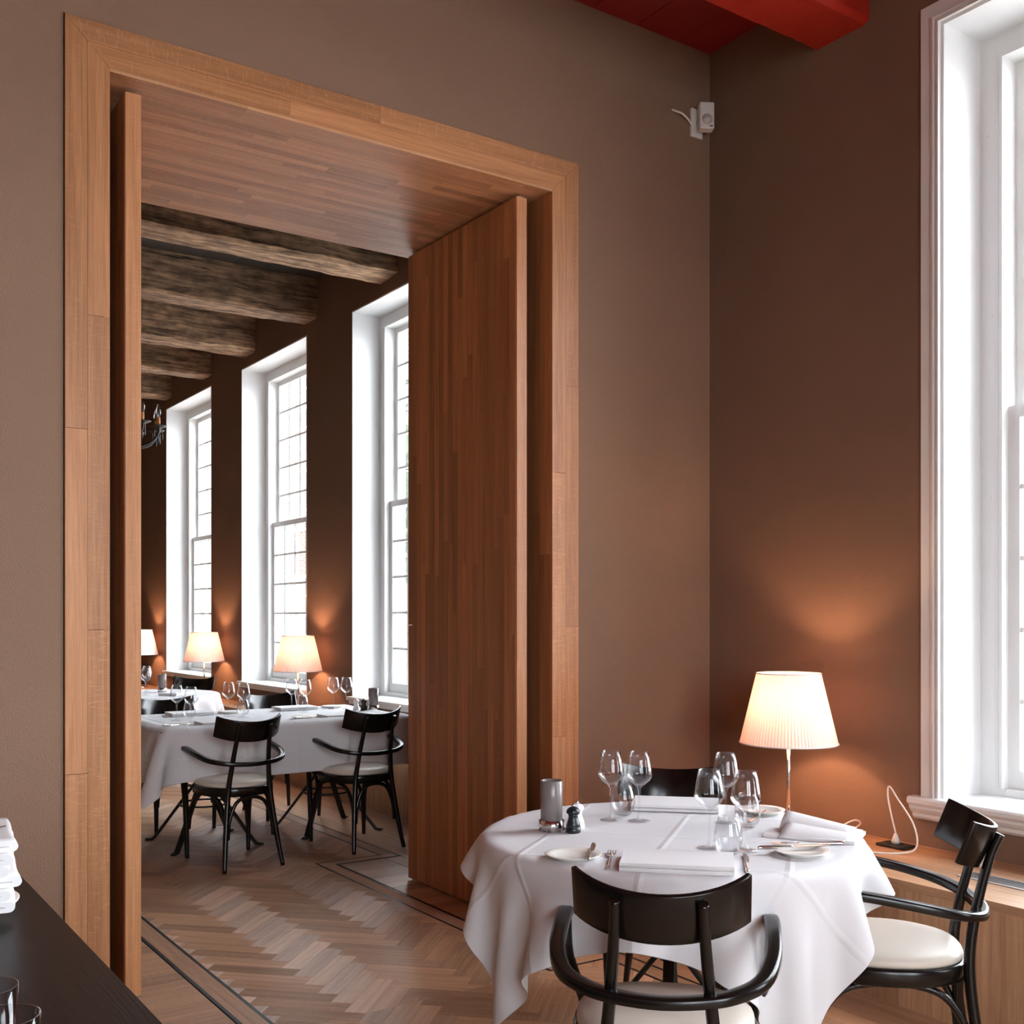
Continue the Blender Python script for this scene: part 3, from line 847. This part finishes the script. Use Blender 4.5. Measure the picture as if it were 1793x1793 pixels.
def put_cloth(me, loc, rz, label):
    o = obj('tablecloth', me, None, loc, rz); tag(o, label, 'tablecloth')
    sd = o.modifiers.new('thick', 'SOLIDIFY'); sd.thickness = .0012; sd.offset = 1
    sb = o.modifiers.new('smooth', 'SUBSURF'); sb.levels = 1; sb.render_levels = 1
rc = cloth(1.31, 1.31, .021, disc(.560), (-.048, -.010), 300, 28, 1)
put_cloth(rc, (TC[0], TC[1], 0), math.radians(38.5), 'white linen cloth hanging in points from round table by the bench')
put_cloth(rc, (2.58, 9.13, 0), math.radians(20), 'white linen cloth over the far round table behind the long table')
lc = cloth(2.23, 1.57, .029, rect(.818, .489), (0, 0), 260, 20, 2)
put_cloth(lc, (2.607, 6.615, 0), 0, 'white linen cloth covering the long table in the further room')
ZTT = ZT + .0022

# ------------------------------------------------------------------ table lamps
def make_lamp():
    t = empty('table_lamp')
    MB().lathe([(.0001, 0), (.085, 0), (.085, .010), (.078, .016), (.012, .020), (.0001, .020)], 32, close=False).build('base', 'chrome', t)
    MB().lathe([(.0085, .018), (.0085, .50)], 16).build('pole', 'chrome', t)
    r0, r1, z0, z1 = .204, .133, .400, .698; n = 180
    m = MB(); rows = 5
    for i in range(rows + 1):
        f = i / rows; rr = r0 + (r1 - r0) * f; z = z0 + (z1 - z0) * f
        for k in range(n):
            w_ = rr + (.0022 if k % 2 else -.0022); a = 2 * math.pi * k / n; m.v.append((w_ * math.cos(a), w_ * math.sin(a), z))
    for i in range(rows):
        for k in range(n): m.face([i * n + k, i * n + (k + 1) % n, (i + 1) * n + (k + 1) % n, (i + 1) * n + k])
    sh = m.build('lamp_shade', 'pleated_shade', t)
    for rr, z in ((r0 + .003, z0), (r1 + .003, z1)):
        MB().tube([(rr * math.cos(2 * math.pi * k / 64), rr * math.sin(2 * math.pi * k / 64), z) for k in range(65)], .0028, 6, spline=False, cap=False).build('trim_ring', 'napkin_linen', sh)
    MB().lathe([(.0001, .50), (.016, .50), (.016, .535), (.0001, .536)], 14, close=False).build('socket', 'white_plastic', t)
    MB().lathe([(.0001, .536), (.012, .538), (.022, .556), (.028, .575), (.026, .592), (.014, .604), (.0001, .607)], 14, close=False).build('bulb', 'bulb_lit', t)
    for k in range(3):
        a = 2 * math.pi * k / 3
        MB().tube([(.012 * math.cos(a), .012 * math.sin(a), .53), (.128 * math.cos(a), .128 * math.sin(a), .694)], .0015, 6, spline=False).build('shade_strut', 'steel', t)
    return t
lamp, lu = make_lamp(), []
place(lamp, lu, (3.60, 3.19, NB), 0, 'lit table lamp with pleated white shade on the bench by the moulded window', None, 'lamp')
LL = ['lit table lamp with pleated shade on far bench beside the long table', 'lit table lamp with pleated shade on far bench beside the far round table', 'lit table lamp with pleated shade on far bench, next after the far round table']
for (x, y), l in zip(((3.685, 8.65), (3.685, 11.07), (3.685, 13.42)), LL): place(lamp, lu, (x, y, FB), .3, l, None, 'lamp')

# cords and sockets on the bench
def cord(path, label, name='power_cord', r=.0035, mat='white_cord'):
    o = MB().tube(path, r, 8, sub=10).build(name, mat); tag(o, label, 'cord'); return o
sk = tag(empty('floor_socket', (3.80, 2.80, NB)), 'black socket plate set on the oak bench by the window sill', 'socket')
bevel(MB().box(-.045, .045, -.065, .065, 0, .012).build('plate', 'black_plastic', sk), .003)
MB().box(-.024, .024, -.024, .024, .012, .014).build('insert', 'dark_slot', sk)
pg = tag(empty('plug', (3.80, 2.80, NB + .014)), 'white plug standing in the black socket plate on the bench', 'plug')
MB().lathe([(.0001, 0), (.016, 0), (.017, .010), (.011, .026), (.006, .040), (.0001, .042)], 14, close=False).build('body', 'white_plastic', pg)
cord([(3.80, 2.80, NB + .055), (3.795, 2.815, NB + .12), (3.79, 2.83, NB + .20), (3.785, 2.82, NB + .245), (3.775, 2.77, NB + .20), (3.765, 2.69, NB + .11), (3.74, 2.66, NB + .03), (3.69, 2.70, NB + .0045),
      (3.60, 2.80, NB + .0045), (3.56, 2.95, NB + .0045), (3.565, 3.09, NB + .0045)], 'white lamp cord looping up from the plug and lying along the bench')
cord([(3.69, 3.17, NB + .0045), (3.70, 3.12, NB + .008), (3.73, 3.05, NB + .040), (3.79, 3.00, NB + .078), (3.845, 3.01, NB + .055), (3.85, 3.08, NB + .012), (3.80, 3.13, NB + .0045)], 'thin pale cord loop rising beside the lamp base on the bench')

# ------------------------------------------------------------------ tableware
def make_wine():
    m = MB().lathe([(.0001, .0), (.034, .0008), (.035, .002), (.020, .0045), (.006, .009), (.0036, .02), (.0034, .06), (.0038, .098), (.0075, .107), (.021, .117), (.034, .128), (.0406, .139), (.0416, .144),
                    (.0395, .162), (.0348, .190), (.0294, .217), (.0285, .217), (.0338, .190), (.0384, .162), (.0404, .144), (.0393, .140), (.033, .130), (.020, .1195), (.006, .112), (.0001, .1105)], 28, close=False)
    o = m.build('wine_glass', 'clear_glass'); return o
def make_tumbler():
    m = MB().lathe([(.0001, .0), (.019, .0), (.025, .003), (.0345, .018), (.0390, .038), (.0378, .060), (.0315, .085), (.0260, .102), (.0250, .102), (.0304, .085), (.0366, .060), (.0378, .038), (.0333, .020), (.023, .009), (.0001, .008)], 28, close=False)
    return m.build('tumbler', 'clear_glass')
def make_plate():
    return MB().lathe([(.0001, .003), (.046, .003), (.047, .0), (.052, .0), (.056, .006), (.075, .0125), (.0755, .0140), (.074, .0148), (.054, .0095), (.050, .0068), (.0001, .0062)], 40, close=False).build('bread_plate', 'china')
def make_knife():
    t = empty('table_knife')
    MB().tube([(0, -.105, .004), (0, -.095, .0045), (0, -.04, .0045), (0, -.005, .004)], [.0035, .0058, .005, .004], 10).build('handle', 'steel', t)
    MB().prism([(-.004, -.006), (.005, -.006), (.0085, .02), (.009, .07), (.005, .098), (-.003, .108), (-.005, .07)], .0028, .0044).build('blade', 'steel', t)
    return t
def make_fork():
    t = empty('table_fork')
    MB().tube([(0, -.105, .0035), (0, -.095, .004), (0, -.05, .004), (0, .02, .0055), (0, .035, .006)], [.0055, .0058, .0036, .0026, .0045], 10).build('handle', 'steel', t)
    MB().prism([(-.0035, .032), (.0035, .032), (.0115, .048), (.012, .058), (-.012, .058), (-.0115, .048)], .004, .0065).build('neck', 'steel', t)
    for k in range(4):
        x = -.0102 + k * .0068
        MB().box(x - .0014, x + .0014, .056, .100, .0042, .0064, 'y').build('tine', 'steel', t)
    return t
def make_napkin(w, d, layers, th, seed):
    rg = random.Random(seed); m = MB()
    for i in range(layers):                    # folded layers with round fold edges
        a, b = w / 2 - rg.uniform(0, .001), d / 2 - rg.uniform(0, .001); z0 = i * th; n = 8
        prof = [(-b, z0 + .0006), (b - th / 2, z0 + .0006)] + [(b - th / 2 + th / 2 * math.sin(math.pi * k / n), z0 + th / 2 - (th / 2 - .0006) * math.cos(math.pi * k / n)) for k in range(1, n)] + [(b - th / 2, z0 + th - .0006), (-b, z0 + th - .0006), (-b - .002, z0 + th / 2)]
        m.prism(prof, -a, a, 'x')
    return m
wine, wu = make_wine(), []; tumb, tu = make_tumbler(), []; plate, pu = make_plate(), []; knife, ku = make_knife(), []; fork, fu = make_fork(), []
def W(x, y, l, g=None, z=ZTT): return place(wine, wu, (x, y, z), 0, l, g, 'wine glass')
def T(x, y, l, g=None, z=ZTT): return place(tumb, tu, (x, y, z), 0, l, g, 'tumbler')
def PL(x, y, l, g=None, z=ZTT): return place(plate, pu, (x, y, z), 0, l, g, 'plate')
def K(x, y, rz, l, g=None, z=ZTT): return place(knife, ku, (x, y, z), rz, l, g, 'knife')
def FK(x, y, rz, l, g=None, z=ZTT): return place(fork, fu, (x, y, z), rz, l, g, 'fork')
gA = 'wine glasses beside the pepper grinder'
W(2.184, 2.659, 'clear wine glass of the pair by the mills, the one closer to the salt mill', gA); W(2.246, 2.596, 'clear wine glass of the pair by the mills, the one further from the salt mill', gA)
T(2.272, 2.705, 'clear stemless tumbler behind the pair of wine glasses near the pepper mill')
gB = 'wine glasses grouped in front of the lamp'
for x, y, l in ((2.144, 2.184, 'clear wine glass just behind the flat folded napkin and front tumbler'), (2.445, 2.419, 'clear wine glass in the middle of the round table, beside the lamp-side tumbler'), (2.204, 2.105, 'clear wine glass between front tumbler and bench-side bread plate')): W(x, y, l, gB)
T(2.130, 2.098, 'clear stemless tumbler in the wine glass cluster, next to the front folded napkin'); T(2.456, 2.338, 'clear stemless tumbler in the wine glass cluster, on the lamp side')
PL(1.754, 2.293, 'cream bread plate with a knife lying on it, next to a fork')
K(1.804, 2.280, math.radians(-42), 'steel knife lying on the rim of the bread plate next to the fork', None, ZTT + .0125)
FK(1.820, 2.218, math.radians(-42), 'steel fork between bread plate and flat folded napkin on round table')
K(2.085, 1.99, math.radians(-44), 'steel knife at the bench-side end of the flat folded napkin, behind the chair back')
def NAP(me, x, y, rz, l, g=None, z=ZTT): return tag(obj('napkin', me, None, (x, y, z), rz), l, 'napkin', g)
nap = make_napkin(.285, .185, 2, .0115, 5).mesh('napkin', 'napkin_linen')
NAP(nap, 1.925, 2.075, math.radians(-45), 'flat folded white napkin between fork and knife on the round table')
NAP(nap, 2.50, 2.705, math.radians(135), 'flat folded white napkin before the chair beside the lamp')
PL(2.665, 2.475, 'cream bread plate beside the folded napkin under the table lamp')
K(2.60, 2.43, math.radians(120), 'steel knife by the bread plate under the table lamp')
PL(2.290, 1.985, 'cream bread plate at the bench-side place of the round table')
K(2.292, 2.012, math.radians(-112), 'steel knife resting across the bread plate at the bench-side place', None, ZTT + .0135)
FK(2.40, 2.06, math.radians(58), 'steel fork beside the propped napkin at the bench-side place')
# propped napkin: two soft standing folds over a flat one
m = MB()
def lobe(m, x0, x1, hgt, lean, dpt):
    n = 12; P = np.zeros((n + 1, 9, 3))
    for i in range(n + 1):
        f = i / n
        for j in range(9):
            s = j / 8; a = math.pi * f
            P[i, j] = (x0 + (x1 - x0) * s + lean * math.sin(a) * .5, -dpt / 2 * math.cos(a) * (1 - .15 * s) + lean * math.sin(a), .001 + hgt * math.sin(a) ** .8 * (1 - .55 * s))
    m.grid(P)
lobe(m, -.10, .10, .062, .022, .085); lobe(m, -.085, .115, .040, .02, .19)
m.prism([(-.13, -.085), (.125, -.085), (.125, .085), (-.13, .085)], .0005, .007)
pn = m.build('napkin', 'napkin_linen'); pn.location = (2.525, 2.135, ZTT); pn.rotation_euler = (0, 0, math.radians(-62))
sd = pn.modifiers.new('thick', 'SOLIDIFY'); sd.thickness = .003; sd.offset = 1
tag(pn, 'white napkin propped up in soft folds at the bench-side place of the round table', 'napkin')

def make_lantern():
    t = empty('candle_lantern')
    MB().lathe([(.0001, 0), (.038, 0), (.038, .032), (.035, .032), (.035, .004), (.0001, .004)], 8, close=False).build('metal_holder', 'steel', t)
    MB().lathe([(.0001, .005), (.033, .005), (.0335, .148), (.0315, .150), (.0300, .148), (.0295, .010), (.0001, .010)], 32, close=False).build('glass_cylinder', 'grey_smoked_glass', t)
    MB().lathe([(.0001, .010), (.019, .010), (.019, .060), (.0001, .061)], 20, close=False).build('candle', 'candle_wax', t)
    return t
def make_mill(mat, name):
    t = empty(name); t.scale = (.92, .92, .88)
    MB().lathe([(.0001, 0), (.0235, 0), (.025, .003), (.025, .016), (.0225, .018), (.0225, .021), (.0235, .023), (.0195, .034), (.0150, .048), (.0150, .056), (.0175, .062), (.0001, .062)], 24, close=False).build('body', mat, t)
    MB().lathe([(.0001, .063), (.0205, .063), (.0225, .068), (.0215, .074), (.017, .081), (.010, .085), (.0001, .086)], 24, close=False).build('cap', mat, t)
    MB().lathe([(.0001, .086), (.0045, .0865), (.0055, .090), (.0040, .094), (.0001, .095)], 12, close=False).build('knob', 'steel', t)
    return t
lant, lau = make_lantern(), []; mb_, mbu = make_mill('black_grinder', 'pepper_mill'), []; mw_, mwu = make_mill('white_grinder', 'salt_mill'), []
place(lant, lau, (1.932, 2.632, ZTT), .2, 'grey glass candle cylinder in silver holder on the round table', None, 'candle holder')
place(mb_, mbu, (1.966, 2.570, ZTT), 0, 'small black pepper mill beside the grey candle cylinder on round table', None, 'pepper mill')
place(mw_, mwu, (2.012, 2.610, ZTT), 0, 'small white salt mill behind the black pepper mill on round table', None, 'salt mill')
place(lant, lau, (3.385, 6.66, ZTT), .2, 'grey glass candle cylinder in silver holder on the long table', None, 'candle holder')
place(mb_, mbu, (3.315, 6.665, ZTT), 0, 'small black pepper mill beside the candle cylinder on the long table', None, 'pepper mill')
place(mw_, mwu, (3.285, 6.72, ZTT), 0, 'small white salt mill beside the black mill on the long table', None, 'salt mill')
place(lant, lau, (2.72, 9.25, ZTT), .2, 'grey glass candle cylinder in silver holder on the far round table', None, 'candle holder')
# long table in the further room
PA, PB, PC, PD = ['at the ' + t for t in ('doorway-side long table seat away from windows', 'doorway-side long table seat next to windows', 'opposite long table seat away from windows', 'opposite long table seat next to windows')]
LW = 'wine glasses on the long table'
for x, y, p, q in ((2.05, 6.67, PA, 'further from'), (2.075, 6.47, PA, 'closer to'), (2.426, 6.81, PC, 'closer to'), (2.47, 6.66, PC, 'further from'), (2.90, 6.91, PD, 'closer to'), (2.95, 6.80, PD, 'further from'), (3.20, 6.90, PB, 'further from'), (3.28, 6.86, PB, 'closer to')):
    W(x, y, 'clear wine glass ' + p + ', ' + q + ' its chair', LW)
for x, y, p in ((2.17, 6.80, PA), (2.52, 6.80, PC), (2.985, 6.93, PD)): T(x, y, 'clear stemless tumbler ' + p, 'tumblers on the long table')
for x, y, p in ((1.935, 6.31, PA), (2.745, 6.36, PB), (2.50, 6.98, PC), (3.24, 7.0, PD)): PL(x, y, 'cream bread plate ' + p, 'bread plates on the long table')
nap2 = make_napkin(.27, .17, 2, .0115, 8).mesh('napkin', 'napkin_linen')
for x, y, r, p in ((2.19, 6.28, 0, PA), (2.98, 6.30, 0, PB), (2.23, 6.99, 180, PC), (2.96, 7.0, 180, PD)): NAP(nap2, x, y, math.radians(r), 'flat folded white napkin ' + p, 'napkins on the long table')
for x, y, r, p in ((1.99, 6.37, -60, PA), (2.80, 6.44, -60, PB), (2.40, 6.99, 170, PC), (3.13, 7.0, 190, PD)): K(x, y, math.radians(r), 'steel knife ' + p, 'knives on the long table')
for x, y, r, p in ((2.03, 6.29, 5, PA), (2.83, 6.30, -5, PB), (2.06, 7.0, 185, PC), (2.79, 7.0, 175, PD)): FK(x, y, math.radians(r), 'steel fork ' + p, 'forks on the long table')
RG = 'on the far round table behind the long table'
for x, y in ((2.42, 9.02), (2.50, 8.95), (2.33, 9.10), (2.62, 9.35)): W(x, y, 'clear wine glass ' + RG, 'wine glasses on the far round table')
T(2.44, 9.16, 'clear stemless tumbler ' + RG)
NAP(nap2, 2.72, 8.85, math.radians(40), 'flat folded white napkin ' + 'on the far round table near the windows'); NAP(nap2, 2.30, 9.40, math.radians(50), 'flat folded white napkin ' + 'on the far round table beside its wine glasses')

# ------------------------------------------------------------------ side counter in the foreground
SB = .90
sbd = tag(empty('sideboard', (-.02, 1.75, 0)), 'dark stained wooden sideboard carrying a pile of napkins and tumblers', 'sideboard')
def sput(mb, name, mat):
    o = mb.build(name, mat); o.parent = sbd; o.matrix_parent_inverse = Matrix.Translation(-sbd.location); return o
nb = 5
for i in range(nb): sput(MB().box(-.43 + i * .1652, -.43 + (i + 1) * .1652 - .0006, .55, 2.95, SB - .035, SB, 'y'), 'top_board', 'dark_stained_wood')
sput(MB().box(-.41, .365, .58, 2.92, .08, SB - .035, 'y'), 'body', 'dark_stained_wood')
sput(MB().box(-.38, .33, .62, 2.88, 0, .08, 'y'), 'plinth', 'dark_stained_wood')
for i in range(4):
    d = sput(bevel(MB().box(.366, .384, .60 + i * .58, .60 + i * .58 + .57, .10, SB - .05, 'z').build('tmp', 'dark_stained_wood'), .003) and MB().box(.366, .384, .60 + i * .58, .60 + i * .58 + .57, .10, SB - .05, 'z'), 'door', 'dark_stained_wood')
    bpy.data.objects.remove(bpy.data.objects['tmp'])
    kb = MB().lathe([(.0001, 0), (.006, 0), (.006, .012), (.012, .018), (.009, .026), (.0001, .027)], 14, close=False).build('knob', 'steel', d)
    kb.matrix_local = Matrix.Translation((.384, .60 + i * .58 + (.50 if i % 2 == 0 else .07), .62)) @ Matrix.Rotation(math.pi / 2, 4, 'Y')
# pile of folded napkins on a plate, knife on top
dp = MB().lathe([(.0001, .004), (.075, .004), (.08, 0), (.086, 0), (.09, .006), (.128, .016), (.129, .018), (.126, .019), (.088, .010), (.0001, .009)], 48, close=False).build('dinner_plate', 'china')
dp.location = (.225, 2.045, SB); tag(dp, 'white dinner plate under the pile of napkins on the dark sideboard', 'plate')
z = SB + .019
pr_ = random.Random(4)
def thick_napkin(seed):
    """folded napkin: a round fold to one side, loose layers inside, soft uneven surface"""
    rg = np.random.default_rng(seed); w_, d_, th = .235, .215, .0190; n = 9; m = MB()
    b = d_ / 2 - rg.uniform(0, .004); g = .0014
    prof = [(-b, .0004)] + [(b - th / 2 + th / 2 * math.sin(math.pi * k / n), th / 2 - (th / 2 - .0004) * math.cos(math.pi * k / n)) for k in range(n + 1)] + [(-b, th - .0004), (-b, th / 2 + g), (b - th * .75, th / 2 + g * .6), (b - th * .75, th / 2 - g * .6), (-b, th / 2 - g)]
    xs = np.linspace(-w_ / 2, w_ / 2, 9); k = len(prof)
    for i, x in enumerate(xs):
        e = abs(2 * x / w_) ** 6
        for j, (y, z) in enumerate(prof):
            soft = 1 - .06 * e if j <= n + 2 else 1
            m.v.append((x, y + .0012 * math.sin(30 * x + seed * 2), th / 2 + (z - th / 2) * soft + .0004 * math.sin(60 * x + seed)))
    for i in range(len(xs) - 1):
        for j in range(k):
            m.face([i * k + j, i * k + (j + 1) % k, (i + 1) * k + (j + 1) % k, (i + 1) * k + j][::-1], None, .5, True)
    m.face(list(range(k))); m.face([(len(xs) - 1) * k + j for j in reversed(range(k))])
    return m.mesh('napkin', 'napkin_linen')
tn = [thick_napkin(i) for i in range(3)]
PILE = ['lowest', 'second from the bottom', 'third from the bottom', 'third from the top', 'second from the top', 'topmost']
for i in range(6):
    o = obj('napkin', tn[i % 3], None, (.238 + (-1) ** i * .003 + pr_.uniform(-.003, .003), 2.045 + pr_.uniform(-.005, .005), z), math.radians(-90 - 8 + pr_.uniform(-3, 3)))
    tag(o, 'thick folded white napkin on the sideboard, ' + PILE[i] + ' of its pile', 'napkin', 'napkins piled on the sideboard'); z += .0192
pk = place(knife, ku, (.245, 1.99, z - .001), math.radians(-58), 'steel knife lying on top of the napkin pile on the sideboard', None, 'knife')
def make_water():
    return MB().lathe([(.0001, 0), (.029, 0), (.031, .003), (.036, .100), (.0348, .100), (.0298, .008), (.0001, .0075)], 32, close=False).build('water_glass', 'clear_glass')
wg, wgu = make_water(), []
for (x, y), l in zip(((.187, 1.290), (.190, 1.185)), ('clear straight water glass on dark sideboard, closer to the napkin pile', 'clear straight water glass on dark sideboard, further from the napkin pile')):
    place(wg, wgu, (x, y, SB), 0, l, None, 'glass')

# ------------------------------------------------------------------ motion sensor with its bracket
ms = tag(empty('motion_sensor', (3.795, YP0, 3.853)), 'small white motion sensor on a wall bracket high in the room corner', 'sensor')
bevel(MB().box(-.022, .055, -.012, 0, -.07, .07).build('wall_plate', 'white_plastic', ms), .002)
MB().tube([(.02, -.01, 0), (.03, -.05, .0)], .012, 10, spline=False).build('swivel_arm', 'white_plastic', ms)
bd = bevel(MB().box(-.037, .037, -.055, 0, -.062, .070).build('housing', 'white_plastic', ms), .008, 3)
bd.location = (.045, -.035, .012); bd.rotation_euler = (0, 0, math.radians(-30))
ln = MB().lathe([(.0001, 0), (.026, 0), (.024, .005), (.014, .010), (.0001, .012)], 20, close=False).build('lens', 'sensor_lens', bd)
ln.location = (0, -.0545, -.015); ln.rotation_euler = (math.pi / 2, 0, 0)
lg = MB().box(.012, .028, -.0557, -.0545, -.053, -.047).build('badge', 'blue_logo', bd)
sc = MB().tube([(3.655, YP0 - .001, 3.885), (3.665, YP0 - .02, 3.872), (3.70, YP0 - .022, 3.87), (3.735, YP0 - .02, 3.857), (3.780, YP0 - .010, 3.838)], .005, 8).build('sensor_cable', 'white_cord')
tag(sc, 'short white cable from a hole in the wall to the motion sensor', 'cable')

# ------------------------------------------------------------------ chandelier in the further room
CH = (2.395, 9.62)
ch = tag(empty('chandelier', (CH[0], CH[1], 3.0)), 'dark wrought iron chandelier with clear candle bulbs hanging from the beams', 'chandelier'); ch.scale = (1.2, 1.2, 1.2)
MB().lathe([(.0001, -.20), (.02, -.19), (.045, -.13), (.02, -.08), (.03, 0), (.018, .06), (.03, .12), (.012, .2), (.0001, .2)], 16, close=False).build('hub', 'cast_iron', ch)
MB().tube([(0, 0, .19), (0, 0, 1.09)], .007, 8, spline=False).build('chain', 'cast_iron', ch)
for k in range(10):
    a = 2 * math.pi * k / 10 - .52; c, s = math.cos(a), math.sin(a)
    ar = MB().tube([(.02 * c, .02 * s, -.05), (.14 * c, .14 * s, -.12), (.27 * c, .27 * s, -.10), (.33 * c, .33 * s, -.03), (.33 * c, .33 * s, .0)], .008, 8).build('arm', 'cast_iron', ch)
    MB().lathe([(.0001, 0), (.018, .002), (.044, .016), (.056, .020), (.046, .026), (.02, .012), (.0001, .010)], 12, (.33 * c, .33 * s, .0), close=False, wob=lambda k_, z_: 1 + .14 * (k_ % 2)).build('drip_pan', 'cast_iron', ar)
    MB().lathe([(.0001, .012), (.013, .012), (.013, .085), (.0001, .086)], 12, (.33 * c, .33 * s, 0), close=False).build('candle_sleeve', 'candle_sleeve', ar)
    MB().lathe([(.006, .086), (.016, .105), (.0185, .122), (.013, .15), (.005, .175), (.0001, .182)], 14, (.33 * c, .33 * s, 0), close=False).build('bulb', 'clear_glass', ar)
    for q in range(3):
        rr = .33 + (q - 1) * .028
        MB().lathe([(.0001, -.085 - .02 * (q % 2)), (.006, -.06 - .02 * (q % 2)), (.002, -.03), (.005, -.015), (.0001, 0)], 8, (rr * c, rr * s, 0), close=False).build('drop', 'cast_iron', ar)

# ------------------------------------------------------------------ outside the windows
tag(MB().box(XWO + .01, 70, -60, 90, -.9, -.5).box(-40, XWO + .01, -60, YB - .5, -.9, -.5).box(-40, XL - .5, YB - .5, 60, -.9, -.5).build('ground', 'paving'), 'pale paved street outside the windows', 'street', kind='structure')
def house(x0, x1, y0, y1, h, label):
    b = tag(empty('brick_house', ((x0 + x1) / 2, (y0 + y1) / 2, -.5)), label, 'building')
    def put(mb, name, mat, p=None):
        o = mb.build(name, mat); o.parent = p or b
        if p is None: o.matrix_parent_inverse = Matrix.Translation(-b.location)
        return o
    put(MB().box(x0, x1, y0, y1, -.5, h), 'wall', 'brick_facade')
    put(MB().prism([(x0 - .3, h), (x1 + .3, h), ((x0 + x1) / 2, h + 3)], y0 - .2, y1 + .2, 'y'), 'roof', 'roof_tile')
    y = y0 + 1.0
    while y + 1.2 < y1:
        for zz in (.8, 3.9, 6.9):
            if zz + 1.9 < h:
                put(MB().box(x0 - .04, x0 + .05, y, y + 1.1, zz, zz + 1.8), 'window', 'white_paint')
                for q in range(2):
                    for r_ in range(3): put(MB().box(x0 - .045, x0 - .041, y + .08 + q * .5, y + .52 + q * .5, zz + .08 + r_ * .57, zz + .58 + r_ * .57), 'pane', 'black_plastic')
        y += 2.6
house(13.0, 20.0, 26.0, 31.5, 10.5, 'red brick house across the street beyond the far windows')
def tree(x, y, h, rad, seed, label):
    t = tag(empty('tree', (x, y, -.5)), label, 'tree'); rg = np.random.default_rng(seed)
    MB().tube([(0, 0, 0), (.05, .02, h * .4), (0, .1, h * .75)], [.16, .12, .05], 10).build('trunk', 'bark', t)
    m = MB()
    for k in range(1500):
        d = rg.normal(0, 1, 3); d /= np.linalg.norm(d); p = d * rad * rg.uniform(.35, 1) ** .5; p[2] = p[2] * 1.2 + h * .78
        u = rg.normal(0, 1, 3); u /= np.linalg.norm(u); v = np.cross(u, d); v /= np.linalg.norm(v) + 1e-6; s = rg.uniform(.10, .2); b = len(m.v)
        m.v += [tuple(p - u * s), tuple(p + v * s * .5), tuple(p + u * s), tuple(p - v * s * .5)]; m.face([b, b + 1, b + 2, b + 3])
    tag(m.build('foliage', 'tree_leaf', t), kind='stuff')
tree(9.5, 16.6, 5.5, 1.7, 3, 'leafy green tree outside the first window of the further room')
